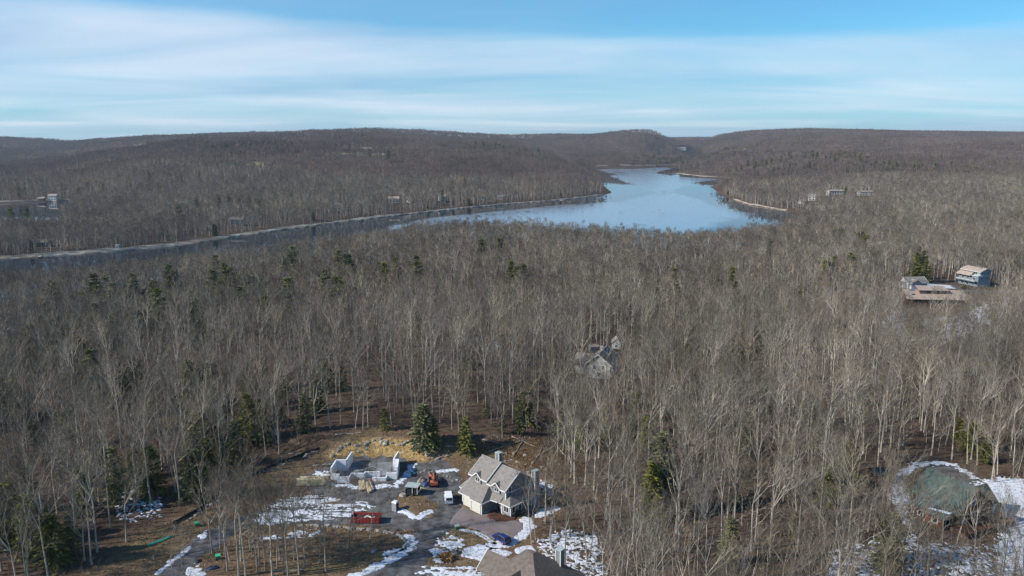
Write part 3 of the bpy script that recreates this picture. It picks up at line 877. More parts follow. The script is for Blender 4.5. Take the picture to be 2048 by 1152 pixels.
def capped(x, y, z, hgt, s):
    top = z + hgt * s
    px, row = project(x, y, top)
    if 380 < y < 900 and px < 1640:             # crowns stay below the water's edge as the wood drops to the lake
        xx, yy = lake_test
        if y < np.interp(x, xx, yy):
            lim = float(np.interp(px, SKY_X, SKY_Y)) - 2 + rng.uniform(0, 12) + (9 if px < 800 else 0)
            if row < lim:
                s = min(s, (z_at(lim, y) - z) / hgt)
                if s < 0.3: return 0
                px, row = project(x, y, z + hgt * s)
    for (a, b_, lim, yh, ex) in CAPS:
        if a - 6 < px < b_ + 6 and y < yh and row < lim:
            if rng.random() < ex: continue
            t_ = z_at(lim + rng.uniform(0, 10) * 200 / y, y) - z
            s = min(s, t_ / hgt)
            if s < 0.28: return 0
            row = lim + 1
    return s
pts = []       # x, y, z, variant, scale, rot
X, Y = scatter(96, 340, 5.4, 1, 0.80)
thin = fbm(X / 26, Y / 26, 31, 3)
rs = np.random.RandomState(5)
keep = rs.uniform(0, 1, len(X)) < 0.40 + 0.95 * thin
near_xy = list(zip(X[keep], Y[keep]))
X, Y = scatter(96, 420, 4.6, 6, 0.80)
keep = rs.uniform(0, 1, len(X)) < 0.15 + 0.9 * fbm(X / 18, Y / 18, 35, 3)
X, Y = X[keep], Y[keep]
for x, y, z in zip(X, Y, height(X, Y)):
    pts.append((x, y, z, sum(NV[:4]) + rng.randrange(NV[4]), rng.uniform(0.6, 1.25), rng.uniform(0, 6.28)))
X, Y = scatter(340, 1380, 6.4, 2, 0.74)
X2, Y2 = scatter(380, 860, 7.0, 8, 0.74)
sdl = poly_sd(X2, Y2, lake_poly)
k = ((sdl < 75) & (Y2 < np.interp(X2, lake_test[0], lake_test[1])) & (X2 < 320)) | ((X2 < -330) & (Y2 > 640))
X = np.concatenate([X, X2[k]]); Y = np.concatenate([Y, Y2[k]])
Zm = height(X, Y)
for x, y, z in zip(X, Y, Zm):
    s = rng.uniform(0.62, 0.98) * (0.9 + 0.25 * float(hash2(math.floor(x / 40), math.floor(y / 40), 2)))
    s = capped(x, y, z, 21, s)
    if s == 0: continue
    k_ = NV[0] + rng.randrange(NV[1])
    if rng.random() < 0.012 + 0.10 * max(0, float(fbm(x / 70, y / 70, 77, 2)) - 0.5): k_ = sum(NV[:3]) + rng.randrange(NV[3]); s *= 0.95
    pts.append((x, y, z, k_, s, rng.uniform(0, 6.28)))
X, Y = scatter(1380, 6200, 20, 3, 0.72)
Zf = height(X, Y)
yr = np.interp(X / Y, RU, RID[:, 2])
for x, y, z, q in zip(X, Y, Zf, yr):
    if y > q + 120: continue
    pts.append((x, y, z, NV[0] + NV[1] + rng.randrange(NV[2]), rng.uniform(0.8, 1.15), rng.uniform(0, 6.28)))
    if float(fbm(x / 260, y / 260, 91, 3)) > 0.69 and rng.random() < 0.5:
        pts.append((x + rng.uniform(-8, 8), y + rng.uniform(-8, 8), z - 0.5, sum(NV[:3]) + rng.randrange(2), rng.uniform(1.2, 1.6), rng.uniform(0, 6.28)))

# individual trees standing on the site, by where their feet are in the photograph
hand = [(425, 1105, 1, 0.95), (448, 1112, 5, 1.0), (460, 1122, 5, 1.1), (478, 1152, 0, 1.0), (491, 1151, 2, 0.95), (519, 1128, 0, 0.85), (541, 1127, 5, 0.95),
        (554, 1136, 5, 0.9), (568, 1148, 2, 0.8), (576, 1154, 0, 0.8), (598, 1148, 2, 0.85), (671, 1085, 7, 1.0), (695, 1098, 5, 0.95), (708, 1080, 7, 0.95),
        (740, 1076, 5, 0.95), (505, 1115, 7, 1.0), (530, 1142, 7, 1.1), (588, 1120, 7, 1.0), (618, 1108, 7, 1.05), (638, 1125, 7, 0.95), (468, 1090, 7, 1.0),
        (440, 1096, 3, 0.75), (500, 1100, 0, 0.72), (515, 1146, 3, 0.9), (545, 1152, 0, 0.95), (560, 1120, 3, 0.8), (610, 1132, 0, 0.8), (652, 1142, 2, 0.75), (482, 1122, 3, 0.9), (455, 1142, 0, 0.85), (530, 1108, 1, 0.7), (348, 1158, 6, 1.1), (366, 1148, 6, 1.0), (1064, 1088, 5, 0.9), (1072, 1080, 7, 1.0), (1100, 1086, 5, 0.95), (1112, 1062, 7, 0.9),
        (1815, 1075, 1, 0.8), (1822, 1068, 5, 0.95), (1808, 1082, 7, 1.0), (1885, 1085, 7, 1.0), (1912, 1090, 5, 1.0), (1948, 1120, 3, 0.75), (1765, 1010, 5, 0.8), (1775, 1015, 7, 0.9), (1990, 1000, 1, 0.0),
        (1990, 965, 5, 1.1), (1985, 955, 2, 0.85), (1955, 930, 1, 0.9), (1935, 928, 5, 1.1), (1903, 920, 2, 0.8)]
trees = []
for (px, py, v, s) in hand:
    if s == 0: continue
    x, y = G(px, py)
    trees.append((x, y, v, s, True))
cand = []
for (x, y) in near_xy:
    v = rng.choices(range(8), (5, 4, 5, 3, 2, 4, 3, 4))[0]
    s = capped(x, y, H(x, y), NEAR_SPEC[v][1], rng.uniform(0.78, 1.08))
    if s == 0: continue
    west = 0.11 if (x < -38 and y < 260 and x / y < -0.17) else 0
    if rng.random() < 0.02 + west + 0.30 * max(0, float(fbm(x / 45, y / 45, 78, 2)) - 0.52):
        pts.append((x, y, H(x, y), sum(NV[:3]) + rng.randrange(NV[3]), rng.uniform(0.6, 1.05), rng.uniform(0, 6.28)))
    cand.append((x, y, v, s))
zz = height(np.array([c[0] for c in cand]), np.array([c[1] for c in cand]))
scored = []
for c, z in zip(cand, zz):
    hh = NEAR_SPEC[c[2]][1] * c[3]
    tx, ty = project(c[0], c[1], z + hh); bx_, by_ = project(c[0], c[1], z)
    vis = max(0, min(by_, 1152) - max(ty, 0)) if (-20 < tx < 2068) else 0
    scored.append((vis, c, z))
scored.sort(key=lambda t: -t[0])
N_IND = 300 - len(trees)
for vis, c, z in scored[:N_IND]:
    trees.append((*c, False))
for vis, c, z in scored[N_IND:]:
    pts.append((c[0], c[1], z, c[2], c[3], rng.uniform(0, 6.28)))
def where(x, y, hand_):
    px, py = project(x, y, H(x, y))
    if hand_:
        if px < 760: return 'on the brown bank beside the dumpster'
        if px < 1200: return 'beside the grey house with the chimney'
        return 'close to the green-roofed log house'
    if px < 330: return 'in the dark wood beyond the green canoe'
    if px < 640: return 'in the wood behind the lumber stack'
    if px < 900: return 'in the wood above the ochre bank'
    if px < 1130 and py < 960: return 'in the wood behind the grey house'
    if px < 1300: return 'in the wood beside the brown-roofed house'
    if px < 1700: return 'in the wood between the two big houses'
    return 'in the wood around the green-roofed log house'
hand_one = {}
for (px, py, lab) in ((425, 1105, 'leaning bare tree forked into two limbs where the gravel lane bends'), (740, 1076, 'slim bare tree standing just before the red dumpster'), (348, 1158, 'short bare sapling beside snow on the gravel lane'),
                      (1064, 1088, 'slim bare tree between the blue car and the snowy wood floor')):
    x, y = G(px, py); hand_one[(round(x, 2), round(y, 2))] = lab
for (x, y, v, s, hd) in trees:
    o = empty('bare_tree', (x, y, H(x, y)), rng.uniform(0, 6.28))
    k = s * rng.uniform(0.96, 1.04)
    o.scale = (k, k, k)
    for nm, me in zip(('trunk', 'crown'), near_parts[v]):
        c = bpy.data.objects.new(nm, me); c.parent = o; col.objects.link(c)
    w = where(x, y, hd)
    tag(o, hand_one.get((round(x, 2), round(y, 2)), NEAR_WORD[v] + ' ' + w), 'tree', 'bare trees ' + w)

# evergreens: foot pixel in the photograph, kind, scale
ever = [(848, 890, 0, 0.95), (868, 895, 1, 0.75), (932, 905, 1, 0.85), (925, 900, 4, 0.9), (1118, 882, 4, 1.0), (1140, 888, 4, 1.0), (1160, 905, 4, 0.9), (1322, 1030, 5, 1.0), (1302, 1040, 5, 0.7),
        (1490, 905, 5, 0.6), (1458, 1128, 5, 0.5), (20, 1085, 0, 1.1), (110, 1130, 0, 0.9), (60, 1120, 2, 0.9), (145, 1110, 4, 1.1), (500, 885, 2, 0.9), (470, 930, 1, 1.0), (235, 1010, 2, 0.9), (170, 1030, 1, 1.0),
        (1040, 868, 4, 0.9), (770, 860, 4, 0.8), (1210, 880, 1, 0.8), (1270, 870, 2, 0.8), (1290, 900, 1, 0.8), (430, 880, 2, 1.0), (410, 840, 1, 1.0), (390, 930, 1, 1.0), (1915, 890, 4, 1.0), (1995, 1045, 4, 0.6),
        (1690, 760, 1, 0.9), (1560, 740, 1, 0.9), (1480, 720, 2, 0.8), (1620, 850, 4, 1.0), (1720, 850, 4, 1.0)]
rs2 = random.Random(77)
mids = [(440, 590, 14, 70, 25), (190, 640, 22, 110, 40), (590, 560, 10, 80, 30), (700, 560, 6, 60, 30), (830, 555, 5, 40, 20), (1045, 580, 8, 35, 25), (980, 520, 3, 20, 10), (320, 610, 6, 40, 20), (230, 790, 8, 60, 40), (680, 600, 5, 30, 20),
        (560, 640, 5, 60, 30), (90, 720, 6, 50, 40), (400, 800, 5, 40, 30), (1670, 545, 4, 25, 15), (1690, 480, 5, 35, 12), (1830, 535, 4, 25, 12), (1500, 590, 3, 120, 30), (1600, 485, 3, 60, 12)]
for (cx, cy, n, rx, ry) in mids:
    for _ in range(n):
        ever.append((cx + rs2.gauss(0, 0.75) * rx, cy + 25 + rs2.gauss(0, 0.5) * ry, rs2.choice((0, 0, 2, 2, 1)), rs2.uniform(0.95, 1.25)))
fars = [(25, 458, 3), (58, 460, 3), (360, 455, 3), (440, 425, 3), (460, 424, 3), (480, 428, 3), (500, 424, 3), (520, 430, 3), (395, 430, 3), (208, 392, 3), (255, 392, 2), (240, 372, 3), (160, 398, 3), (150, 400, 3),
        (270, 365, 3), (300, 368, 3), (340, 360, 2), (400, 362, 2), (470, 360, 2), (905, 385, 3), (885, 405, 3), (1165, 352, 3), (960, 372, 2), (930, 375, 2), (1330, 305, 3), (1345, 308, 3), (1400, 305, 3), (1310, 303, 3), (1600, 372, 3), (1575, 385, 3), (1690, 400, 3), (20, 400, 2), (40, 398, 3), (70, 399, 2), (95, 401, 3)]
for (px, py, k) in fars:
    ever.append((px, py + 4, k, 1.1))
ever_word = ['dense dark green hemlock with a broad base', 'narrow dark hemlock', 'tall dark hemlock with a bare foot', 'tall open-crowned pine', 'low bushy hemlock', 'big soft light olive pine']
def ever_where(px, py, y):
    if y < 215:
        if px < 260: return 'in the dark wood beyond the green canoe'
        if px < 640: return 'at the wood edge behind the lumber stack'
        if px < 1000: return 'between the ochre bank and the grey house'
        if px < 1220: return 'on the brushy slope behind the grey house'
        if px < 1700: return 'among bare trees between the two big houses'
        return 'beside the green-roofed log house'
    if y < 900:
        if px < 560: return 'in the bare wood before the lake narrows'
        if px < 1300: return 'in the bare wood before the wide lake'
        return 'in the wood below the teal house'
    return 'on the far bank of the lake'
EVER_ONE = {(1322, 1030): 'largest soft light olive pine in the wood between the two big houses', (1302, 1040): 'smaller olive pine beside the largest light olive pine',
            (1490, 905): 'mid-sized olive pine deep in the wood above the largest pine', (1458, 1128): 'small olive pine among bare trees near patchy snow',
            (848, 890): 'broad dense green hemlock at the end of the ochre bank', (868, 895): 'narrow hemlock touching the broad hemlock by the ochre bank', (932, 905): 'narrow hemlock nearest the back corner of the grey house',
            (925, 900): 'low bushy hemlock beside the narrow hemlock behind the grey house'}
for (px, py, k, s) in ever:
    x, y = G(px, py)
    if min(float(poly_sd(np.array([x]), np.array([y]), w)[0]) for w in waters) < 6: continue
    o = empty('evergreen_tree', (x, y, H(x, y)), rng.uniform(0, 6.28))
    wd = 1.2 if (300 < y < 900) else 1.0
    o.scale = (s * wd * rng.uniform(0.9, 1.15), s * wd * rng.uniform(0.9, 1.15), s * (1.2 if wd > 1 else 1))
    for nm, me in zip(('trunk', 'crown'), con_parts[k]):
        c = bpy.data.objects.new(nm, me); c.parent = o; col.objects.link(c)
    w = ever_where(px, py, y)
    tag(o, EVER_ONE.get((px, py), ever_word[k] + ' ' + w), 'tree', 'evergreens ' + w)

# the rest of the wood: one mass of bare trees
def forest(name, pts, coll, label):
    me = bpy.data.meshes.new(name)
    a = np.array(pts)
    me.vertices.add(len(a)); me.vertices.foreach_set('co', a[:, :3].astype(np.float32).ravel())
    for nm, c, ty in (('pick', 3, 'INT'), ('size', 4, 'FLOAT'), ('spin', 5, 'FLOAT')):
        at_ = me.attributes.new(nm, ty, 'POINT')
        at_.data.foreach_set('value', a[:, c].astype(np.int32 if ty == 'INT' else np.float32))
    me.update()
    o = bpy.data.objects.new(name, me); col.objects.link(o)
    ng = bpy.data.node_groups.new(name, 'GeometryNodeTree')
    ng.interface.new_socket('Geometry', in_out='INPUT', socket_type='NodeSocketGeometry')
    ng.interface.new_socket('Geometry', in_out='OUTPUT', socket_type='NodeSocketGeometry')
    N = ng.nodes; Lk = ng.links
    gi = N.new('NodeGroupInput'); go = N.new('NodeGroupOutput')
    ci = N.new('GeometryNodeCollectionInfo'); ci.inputs['Collection'].default_value = coll
    ci.inputs['Separate Children'].default_value = True; ci.inputs['Reset Children'].default_value = True
    m2p = N.new('GeometryNodeMeshToPoints')
    ip = N.new('GeometryNodeInstanceOnPoints'); ip.inputs['Pick Instance'].default_value = True
    def named(nm, ty):
        n = N.new('GeometryNodeInputNamedAttribute'); n.data_type = ty; n.inputs['Name'].default_value = nm
        return n.outputs['Attribute']
    cx = N.new('ShaderNodeCombineXYZ'); Lk.new(named('spin', 'FLOAT'), cx.inputs[2])
    Lk.new(gi.outputs[0], m2p.inputs['Mesh']); Lk.new(m2p.outputs[0], ip.inputs['Points'])
    Lk.new(ci.outputs[0], ip.inputs['Instance']); Lk.new(named('pick', 'INT'), ip.inputs['Instance Index'])
    Lk.new(cx.outputs[0], ip.inputs['Rotation']); Lk.new(named('size', 'FLOAT'), ip.inputs['Scale'])
    Lk.new(ip.outputs[0], go.inputs[0])
    md = o.modifiers.new('scatter', 'NODES'); md.node_group = ng
    return tag(o, label, 'forest', kind='stuff')
forest('bare_forest', pts, proto, 'wide grey-brown winter forest of bare trees and scattered hemlocks around the lake')
print('forest points', len(pts), 'trees', len(trees), 'evergreens', len(ever))

# air between the camera and the far ridge
hz = MB().box(-9000, 9000, -400, 13000, -90, 190)
hm = bpy.data.materials.new('haze'); hm.use_nodes = True
hn = hm.node_tree
for n in list(hn.nodes): hn.nodes.remove(n)
pv_ = hn.nodes.new('ShaderNodeVolumePrincipled')
pv_.inputs['Color'].default_value = (0.76, 0.87, 1.0, 1)
pv_.inputs['Density'].default_value = 0.00005
pv_.inputs['Anisotropy'].default_value = 0.2
ho = hn.nodes.new('ShaderNodeOutputMaterial'); hn.links.new(pv_.outputs[0], ho.inputs['Volume'])
tag(hz.build('haze', hm), 'thin blue haze over the hills', 'haze', kind='stuff')
# ------------------------------------------------------------------ lanes, drive and snow on the site
R1 = GG([(290, 1170), (345, 1118), (385, 1078), (440, 1050), (480, 1035), (560, 1000), (640, 985), (760, 990), (800, 1020), (835, 1045), (800, 1062), (700, 1050), (600, 1048), (520, 1050), (470, 1062), (440, 1090), (400, 1118), (352, 1170)])
R2 = GG([(690, 1170), (760, 1130), (815, 1095), (830, 1062), (800, 1045), (790, 1020), (840, 1040), (868, 1036), (880, 1000), (905, 1008), (930, 1018), (912, 1045), (885, 1075), (868, 1100), (850, 1130), (905, 1146), (1000, 1165), (1000, 1200), (640, 1200)])
R3 = GG([(590, 955), (640, 938), (655, 925), (700, 912), (800, 915), (830, 930), (860, 925), (880, 912), (900, 930), (920, 950), (922, 1000), (925, 1012), (880, 1015), (860, 1000), (838, 984), (800, 990), (770, 1012), (700, 1004), (620, 985)])
MND = GG([(797, 985), (830, 984), (850, 998), (866, 1018), (862, 1032), (842, 1036), (802, 1018)])
RED = GG([(640, 1000), (676, 996), (684, 1004), (662, 1012), (632, 1010)])
def lane_f(x, y):
    j = (fbm(x / 2.2, y / 2.2, 41, 4) - 0.5) * 2.2
    f = np.maximum.reduce([-poly_sd(x, y, R1), -poly_sd(x, y, R2), -poly_sd(x, y, R3)]) + j
    f = np.minimum(f, poly_sd(x, y, MND) + j * 0.5)
    return np.minimum(f, poly_sd(x, y, RED) + j * 0.5)
x0, x1, y0, y1 = bbox([R1, R2, R3], 3)
sheet('gravel_lane', [(x0, x1, y0, y1, lane_f)], M['gravel'], 0.05, 0.5, 'muddy grey gravel lane winding across the building site', 'lane')
DRV = GG([(904, 1036), (925, 1013), (962, 1031), (985, 1020), (975, 1035), (990, 1043), (1028, 1040), (1045, 1046), (1048, 1060), (1030, 1075), (1010, 1088), (990, 1081), (960, 1062), (925, 1052), (898, 1050)])
x0, x1, y0, y1 = bbox([DRV], 2)
sheet('driveway', [(x0, x1, y0, y1, lambda x, y: -poly_sd(x, y, DRV) + (fbm(x, y, 4, 3) - 0.5) * 0.5)], M['asphalt'], 0.11, 0.4, 'brownish paved driveway fanning out before the grey house', 'driveway')
LDR = GG([(1855, 936), (1885, 926), (1915, 932), (1950, 958), (1990, 982), (2060, 1003), (2110, 1010), (2110, 1036), (2050, 1028), (1985, 1010), (1950, 990), (1915, 958), (1880, 945)])
x0, x1, y0, y1 = bbox([LDR], 2)
sheet('log_house_drive', [(x0, x1, y0, y1, lambda x, y: -poly_sd(x, y, LDR) + (fbm(x / 1.5, y / 1.5, 4, 4) - 0.5) * 1.4)], M['gravel'], 0.05, 0.45, 'dark curved drive running round the log house', 'drive')
EDR = GG([(1810, 568), (1850, 566), (1905, 571), (1950, 580), (2060, 582), (2060, 588), (1950, 588), (1905, 577), (1850, 575), (1812, 577)])
x0, x1, y0, y1 = bbox([EDR], 3)
sheet('hill_road', [(x0, x1, y0, y1, lambda x, y: -poly_sd(x, y, EDR) + (fbm(x / 3, y / 3, 4, 3) - 0.5) * 1.5)], M['gravel'], 0.08, 1.2, 'snow-edged road between the teal house and the tan-roofed house', 'road')
x0, x1, y0, y1 = bbox([left_road], 8)
sheet('side_road', [(x0, x1, y0, y1, lambda x, y: 3.2 - line_sd(x, y, left_road) + (fbm(x / 3, y / 3, 4, 3) - 0.5))], M['gravel'], 0.08, 0.8, 'short stretch of grey road cut into the dark wood', 'road')

# snow: solid sheets, edge lines and speckle, all as one melting cover
def nz(x, y, s, sc_=1.6): return fbm(x / sc_, y / sc_, s, 4) - 0.5
def streak(x, y, s):           # wheel tracks pulled out along the lane
    return fbm(x / 6, y / 0.6, s, 4) - 0.5
SN = [('poly', 'streak', [(505, 1040), (540, 1008), (580, 992), (650, 987), (685, 997), (660, 1010), (742, 1000), (752, 1014), (705, 1032), (600, 1046), (520, 1050)], 5.0, -0.55),
      ('line', 'n', [(700, 1158), (760, 1130), (800, 1110), (824, 1088), (818, 1074)], 2.2, 0.95),
      ('line', 'n', [(770, 1108), (805, 1098), (822, 1086)], 2.0, 0.6),
      ('poly', 'n', [(930, 1097), (958, 1089), (1022, 1106), (990, 1128), (966, 1121), (922, 1112)], 0.8, 0.15),
      ('poly', 'n', [(1030, 1098), (1058, 1090), (1075, 1100), (1062, 1112), (1032, 1108)], 1.2, 0.1),
      ('line', 'n', [(985, 1092), (1018, 1087), (1042, 1070), (1058, 1052), (1052, 1040)], 1.4, 1.25),
      ('poly', 'n', [(1078, 1020), (1112, 1012), (1120, 1018), (1090, 1032), (1070, 1036)], 1.2, 0.2),
      ('poly', 'n', [(1078, 958), (1110, 972), (1104, 990), (1082, 985)], 4.0, -0.3),
      ('poly', 'f', [(1070, 1085), (1130, 1055), (1200, 1070), (1215, 1160), (1105, 1160), (1082, 1110)], 6.0, -0.75),
      ('line', 'n', [(662, 968), (720, 975), (790, 972), (816, 948), (824, 930)], 3.0, 0.75),
      ('line', 'n', [(836, 1036), (850, 1028), (860, 1022)], 1.0, 0.7),
      ('line', 'n', [(802, 1022), (820, 1030), (830, 1036)], 1.2, 0.6),
      ('line', 'n', [(878, 944), (908, 940)], 2.6, 0.8),
      ('poly', 'n', [(620, 945), (655, 938), (662, 955), (630, 960)], 5.0, -0.5),
      ('poly', 'n', [(862, 1105), (890, 1062), (925, 1075), (930, 1095), (905, 1120), (870, 1128)], 6.0, -0.7),
      ('poly', 'streak', [(850, 1135), (950, 1125), (1000, 1150), (990, 1200), (780, 1200), (800, 1160)], 5.0, -0.75),
      ('line', 'n', [(925, 1060), (960, 1068), (990, 1088)], 0.8, 0.45),
      ('line', 'n', [(345, 1122), (362, 1108), (378, 1098)], 1.8, 0.6), ('poly', 'n', [(395, 1072), (412, 1062), (416, 1072), (402, 1080)], 1.5, 0.1),
      ('poly', 'n', [(365, 1138), (385, 1130), (410, 1145), (420, 1160), (385, 1160)], 2.5, 0.1),
      ('line', 'n', [(312, 1148), (350, 1122)], 1.0, 0.3),
      ('poly', 'f', [(215, 985), (325, 968), (335, 1035), (235, 1052)], 5.0, -1.2),
      ('line', 'n', [(1786, 1000), (1796, 955), (1830, 930), (1876, 925), (1910, 930), (1950, 955)], 3.5, 0.8),
      ('poly', 'f', [(1945, 968), (2000, 955), (2110, 960), (2110, 1170), (1992, 1170), (2000, 1062), (1962, 1030), (1985, 1010)], 4.5, 0.1),
      ('poly', 'f', [(1660, 1100), (1800, 1058), (1860, 1085), (1990, 1092), (2000, 1170), (1640, 1170)], 6.0, -0.85),
      ('poly', 'f', [(1785, 1000), (1800, 960), (1822, 1000), (1815, 1080), (1790, 1070)], 4.0, -0.2),
      ('poly', 'n', [(500, 1078), (560, 1062), (640, 1060), (640, 1072), (560, 1084)], 4.5, -0.75)]
fields = []
drv_line = None
for (kind, tex, pix, amp, bias) in SN:
    q = GG(pix)
    x0, x1, y0, y1 = bbox([q], 2.5)
    def fn(x, y, q=q, kind=kind, tex=tex, amp=amp, bias=bias):
        n = streak(x, y, 51) * 0.85 + (vnoise(x / 0.5, y / 0.35, 9) - 0.5) * 0.35 if tex == 'streak' else nz(x, y, 52, 0.55 if tex == 'f' else 1.0) * 0.85 + (vnoise(x / 0.35, y / 0.35, 9) - 0.5) * 0.25
        if kind == 'poly':
            f = np.minimum(-poly_sd(x, y, q), 1.2) * 0.8 + bias + n * amp
            return np.minimum(f, -poly_sd(x, y, q) + 0.8 + n * 1.5)
        return bias - line_sd(x, y, q) * 0.8 + n * amp
    fields.append((x0, x1, y0, y1, fn))
sheet('snow_cover', fields, M['snow'], 0.10, 0.27, 'patchy melting snow along lanes, drives and wood floor', 'snow', kind='stuff')
fields = []
for (tex, pix, amp, bias) in [('f', [(1745, 648), (1790, 622), (1830, 640), (1880, 636), (1925, 628), (1975, 600), (1985, 640), (1940, 672), (1800, 685)], 4.0, -0.1),
                              ('n', [(1828, 580), (1850, 567), (1905, 572), (1910, 577), (1850, 577)], 4.0, 0.0), ('f', [(0, 664), (22, 655), (30, 660), (0, 680), (-40, 700)], 3.0, 0.2),
                              ('f', [(960, 690), (1000, 680), (1000, 700), (970, 705)], 4, -0.4), ('f', [(1730, 490), (1850, 462), (1852, 466), (1735, 495)], 3, -0.2)]:
    q = GG(pix)
    x0, x1, y0, y1 = bbox([q], 2.5)
    fields.append((x0, x1, y0, y1, lambda x, y, q=q, amp=amp, bias=bias: np.minimum(-poly_sd(x, y, q), 1.5) * 0.7 + bias + nz(x, y, 61, 4.0) * amp))
sheet('snow_cover', fields, M['snow'], 0.2, 1.0, 'patchy snow on the slope below the tan-roofed house and along far roads', 'snow', kind='stuff')
MUL = GG([(975, 1028), (992, 1020), (1003, 1030), (1015, 1030), (1032, 1034), (1030, 1041), (1010, 1044), (990, 1043), (976, 1036)])
x0, x1, y0, y1 = bbox([MUL], 2)
sheet('mulch_bed', [(x0, x1, y0, y1, lambda x, y: -poly_sd(x, y, MUL) + nz(x, y, 5, 1) * 0.5)], M['mulch'], 0.26, 0.3, 'dark red mulch bed curving along the front of the grey house', 'mulch bed')

# ------------------------------------------------------------------ building helpers
def beam(mb, p0, p1, w, h):
    p0 = Vector(p0); p1 = Vector(p1)
    d = (p1 - p0); L = d.length; d.normalize()
    s = d.cross(UP)
    s = s.normalized() if s.length > 1e-4 else Vector((1, 0, 0))
    u = s.cross(d)
    k = len(mb.v)
    for q in (p0, p1):
        for a, b_ in ((-1, -1), (1, -1), (1, 1), (-1, 1)):
            mb.v.append(tuple(q + s * (a * w / 2) + u * (b_ * h / 2)))
    for q in ((0, 3, 2, 1), (4, 5, 6, 7), (0, 1, 5, 4), (1, 2, 6, 5), (2, 3, 7, 6), (3, 0, 4, 7)):
        mb.f.append(tuple(k + i for i in q)); mb.m.append(mb.mi)
def window(parent, side, u, at_, z, w, h, frame=0.14, name='window', bars=1):
    """a framed window on a wall: side f faces -y at y=at_, b +y, l -x at x=at_, r +x"""
    def pt(a, out, zz):
        return {'f': (u + a, at_ - out, zz), 'b': (u - a, at_ + out, zz), 'l': (at_ - out, u - a, zz), 'r': (at_ + out, u + a, zz)}[side]
    fr = MB()
    def bar(a0, a1, z0, z1, o1):
        k = [pt(a0, -0.03, z0), pt(a1, -0.03, z0), pt(a1, -0.03, z1), pt(a0, -0.03, z1), pt(a0, o1, z0), pt(a1, o1, z0), pt(a1, o1, z1), pt(a0, o1, z1)]
        b0 = len(fr.v); fr.v += k
        for q in ((0, 3, 2, 1), (4, 5, 6, 7), (0, 1, 5, 4), (1, 2, 6, 5), (2, 3, 7, 6), (3, 0, 4, 7)):
            fr.f.append(tuple(b0 + i for i in q)); fr.m.append(0)
    bar(-w / 2 - frame, -w / 2, z - frame, z + h + frame, 0.07); bar(w / 2, w / 2 + frame, z - frame, z + h + frame, 0.07)
    bar(-w / 2, w / 2, z - frame, z, 0.09); bar(-w / 2, w / 2, z + h, z + h + frame, 0.07)
    for i in range(1, bars):
        x_ = -w / 2 + w * i / bars
        bar(x_ - 0.05, x_ + 0.05, z, z + h, 0.06)
    f = fr.build(name, M['trim'], parent)
    g = MB(); g.face([pt(-w / 2, 0.03, z), pt(w / 2, 0.03, z), pt(w / 2, 0.03, z + h), pt(-w / 2, 0.03, z + h)])
    g.build('pane', M['glass'], f)
    return f
def house(name, label, x, y, rz, w, d, h, rise, wall, roof, wins=(), chim=None, over=0.5, zoff=0.0, cat='house', trim='trim'):
    """gable house, ridge along its width"""
    o = empty(name, (x, y, H(x, y) + zoff), rz)
    tag(o, label, cat)
    mb = MB(); mb.box(-w / 2, w / 2, -d / 2, d / 2, -2.5, h)
    for sx in (-1, 1):
        a, b_, c = (sx * w / 2, -d / 2, h), (sx * w / 2, d / 2, h), (sx * w / 2, 0, h + rise)
        mb.face([a, b_, c] if sx > 0 else [b_, a, c])
    mb.build('wall', M[wall] if wall != 'white' else M['trim'], o)
    sl = rise / (d / 2)
    mr = MB()
    ex, ey = w / 2 + over, d / 2 + over
    mr.slab([(-ex, -ey, h - over * sl + 0.2), (ex, -ey, h - over * sl + 0.2), (ex, 0.0, h + rise + 0.2), (-ex, 0.0, h + rise + 0.2)], 0.18)
    mr.slab([(ex, ey, h - over * sl + 0.2), (-ex, ey, h - over * sl + 0.2), (-ex, 0.0, h + rise + 0.2), (ex, 0.0, h + rise + 0.2)], 0.18)
    ro = mr.build('roof', M[roof], o)
    mt_ = MB()
    for sx in (-1, 1):
        for sy in (-1, 1):
            beam(mt_, (sx * (ex + 0.04), sy * (ey + 0.02), h - over * sl + 0.12), (sx * (ex + 0.04), sy * 0.05, h + rise + 0.12), 0.08, 0.24)
    for sy in (-1, 1):
        beam(mt_, (-ex, sy * (ey + 0.05), h - over * sl + 0.10), (ex, sy * (ey + 0.05), h - over * sl + 0.10), 0.08, 0.22)
    mt_.build('fascia', M[trim], ro)
    for (side, u, z, ww, wh) in wins:
        window(o, side, u, {'f': -d / 2, 'b': d / 2, 'l': -w / 2, 'r': w / 2}[side], z, ww, wh)
    if chim:
        cx, cy, ct = chim
        m = MB(); m.box(cx - 0.5, cx + 0.5, cy - 0.5, cy + 0.5, h, ct); m.box(cx - 0.62, cx + 0.62, cy - 0.62, cy + 0.62, ct, ct + 0.15)
        m.build('chimney', M['stone'], ro)
    return o

# ------------------------------------------------------------------ the grey house
hx, hy = P(921.7, 1009.4)
HG = empty('grey_house', (hx, hy, H(-3, 171)), math.radians(-45))
tag(HG, 'large grey house with steep shingle roof, two garage doors and side chimney', 'house')
mb = MB()
mb.box(0, 3.40, 0.6, 5.0, -0.6, 3.0); mb.box(3.38, 7.07, 0.0, 5.01, -0.61, 3.01)
mb.box(-0.3, 11.0, 3.9, 12.2, -0.62, 6.35); mb.box(10.0, 12.8, 3.6, 9.0, -0.6, 3.02); mb.box(10.5, 13.0, 8.0, 12.1, -0.58, 3.0)
for a, s in ((-0.3, -1), (11.0, 1)):
    t = [(a, 3.9, 6.35), (a, 12.2, 6.35), (a, 8.05, 9.2 if s > 0 else 9.6)]
    mb.face(t if s > 0 else t[::-1])
mb.box(10.9, 12.7, 9.6, 12.05, 2.9, 6.6)
t = [(12.7, 9.6, 6.6), (12.7, 12.05, 6.6), (12.7, 10.82, 7.8)]
mb.face(t)
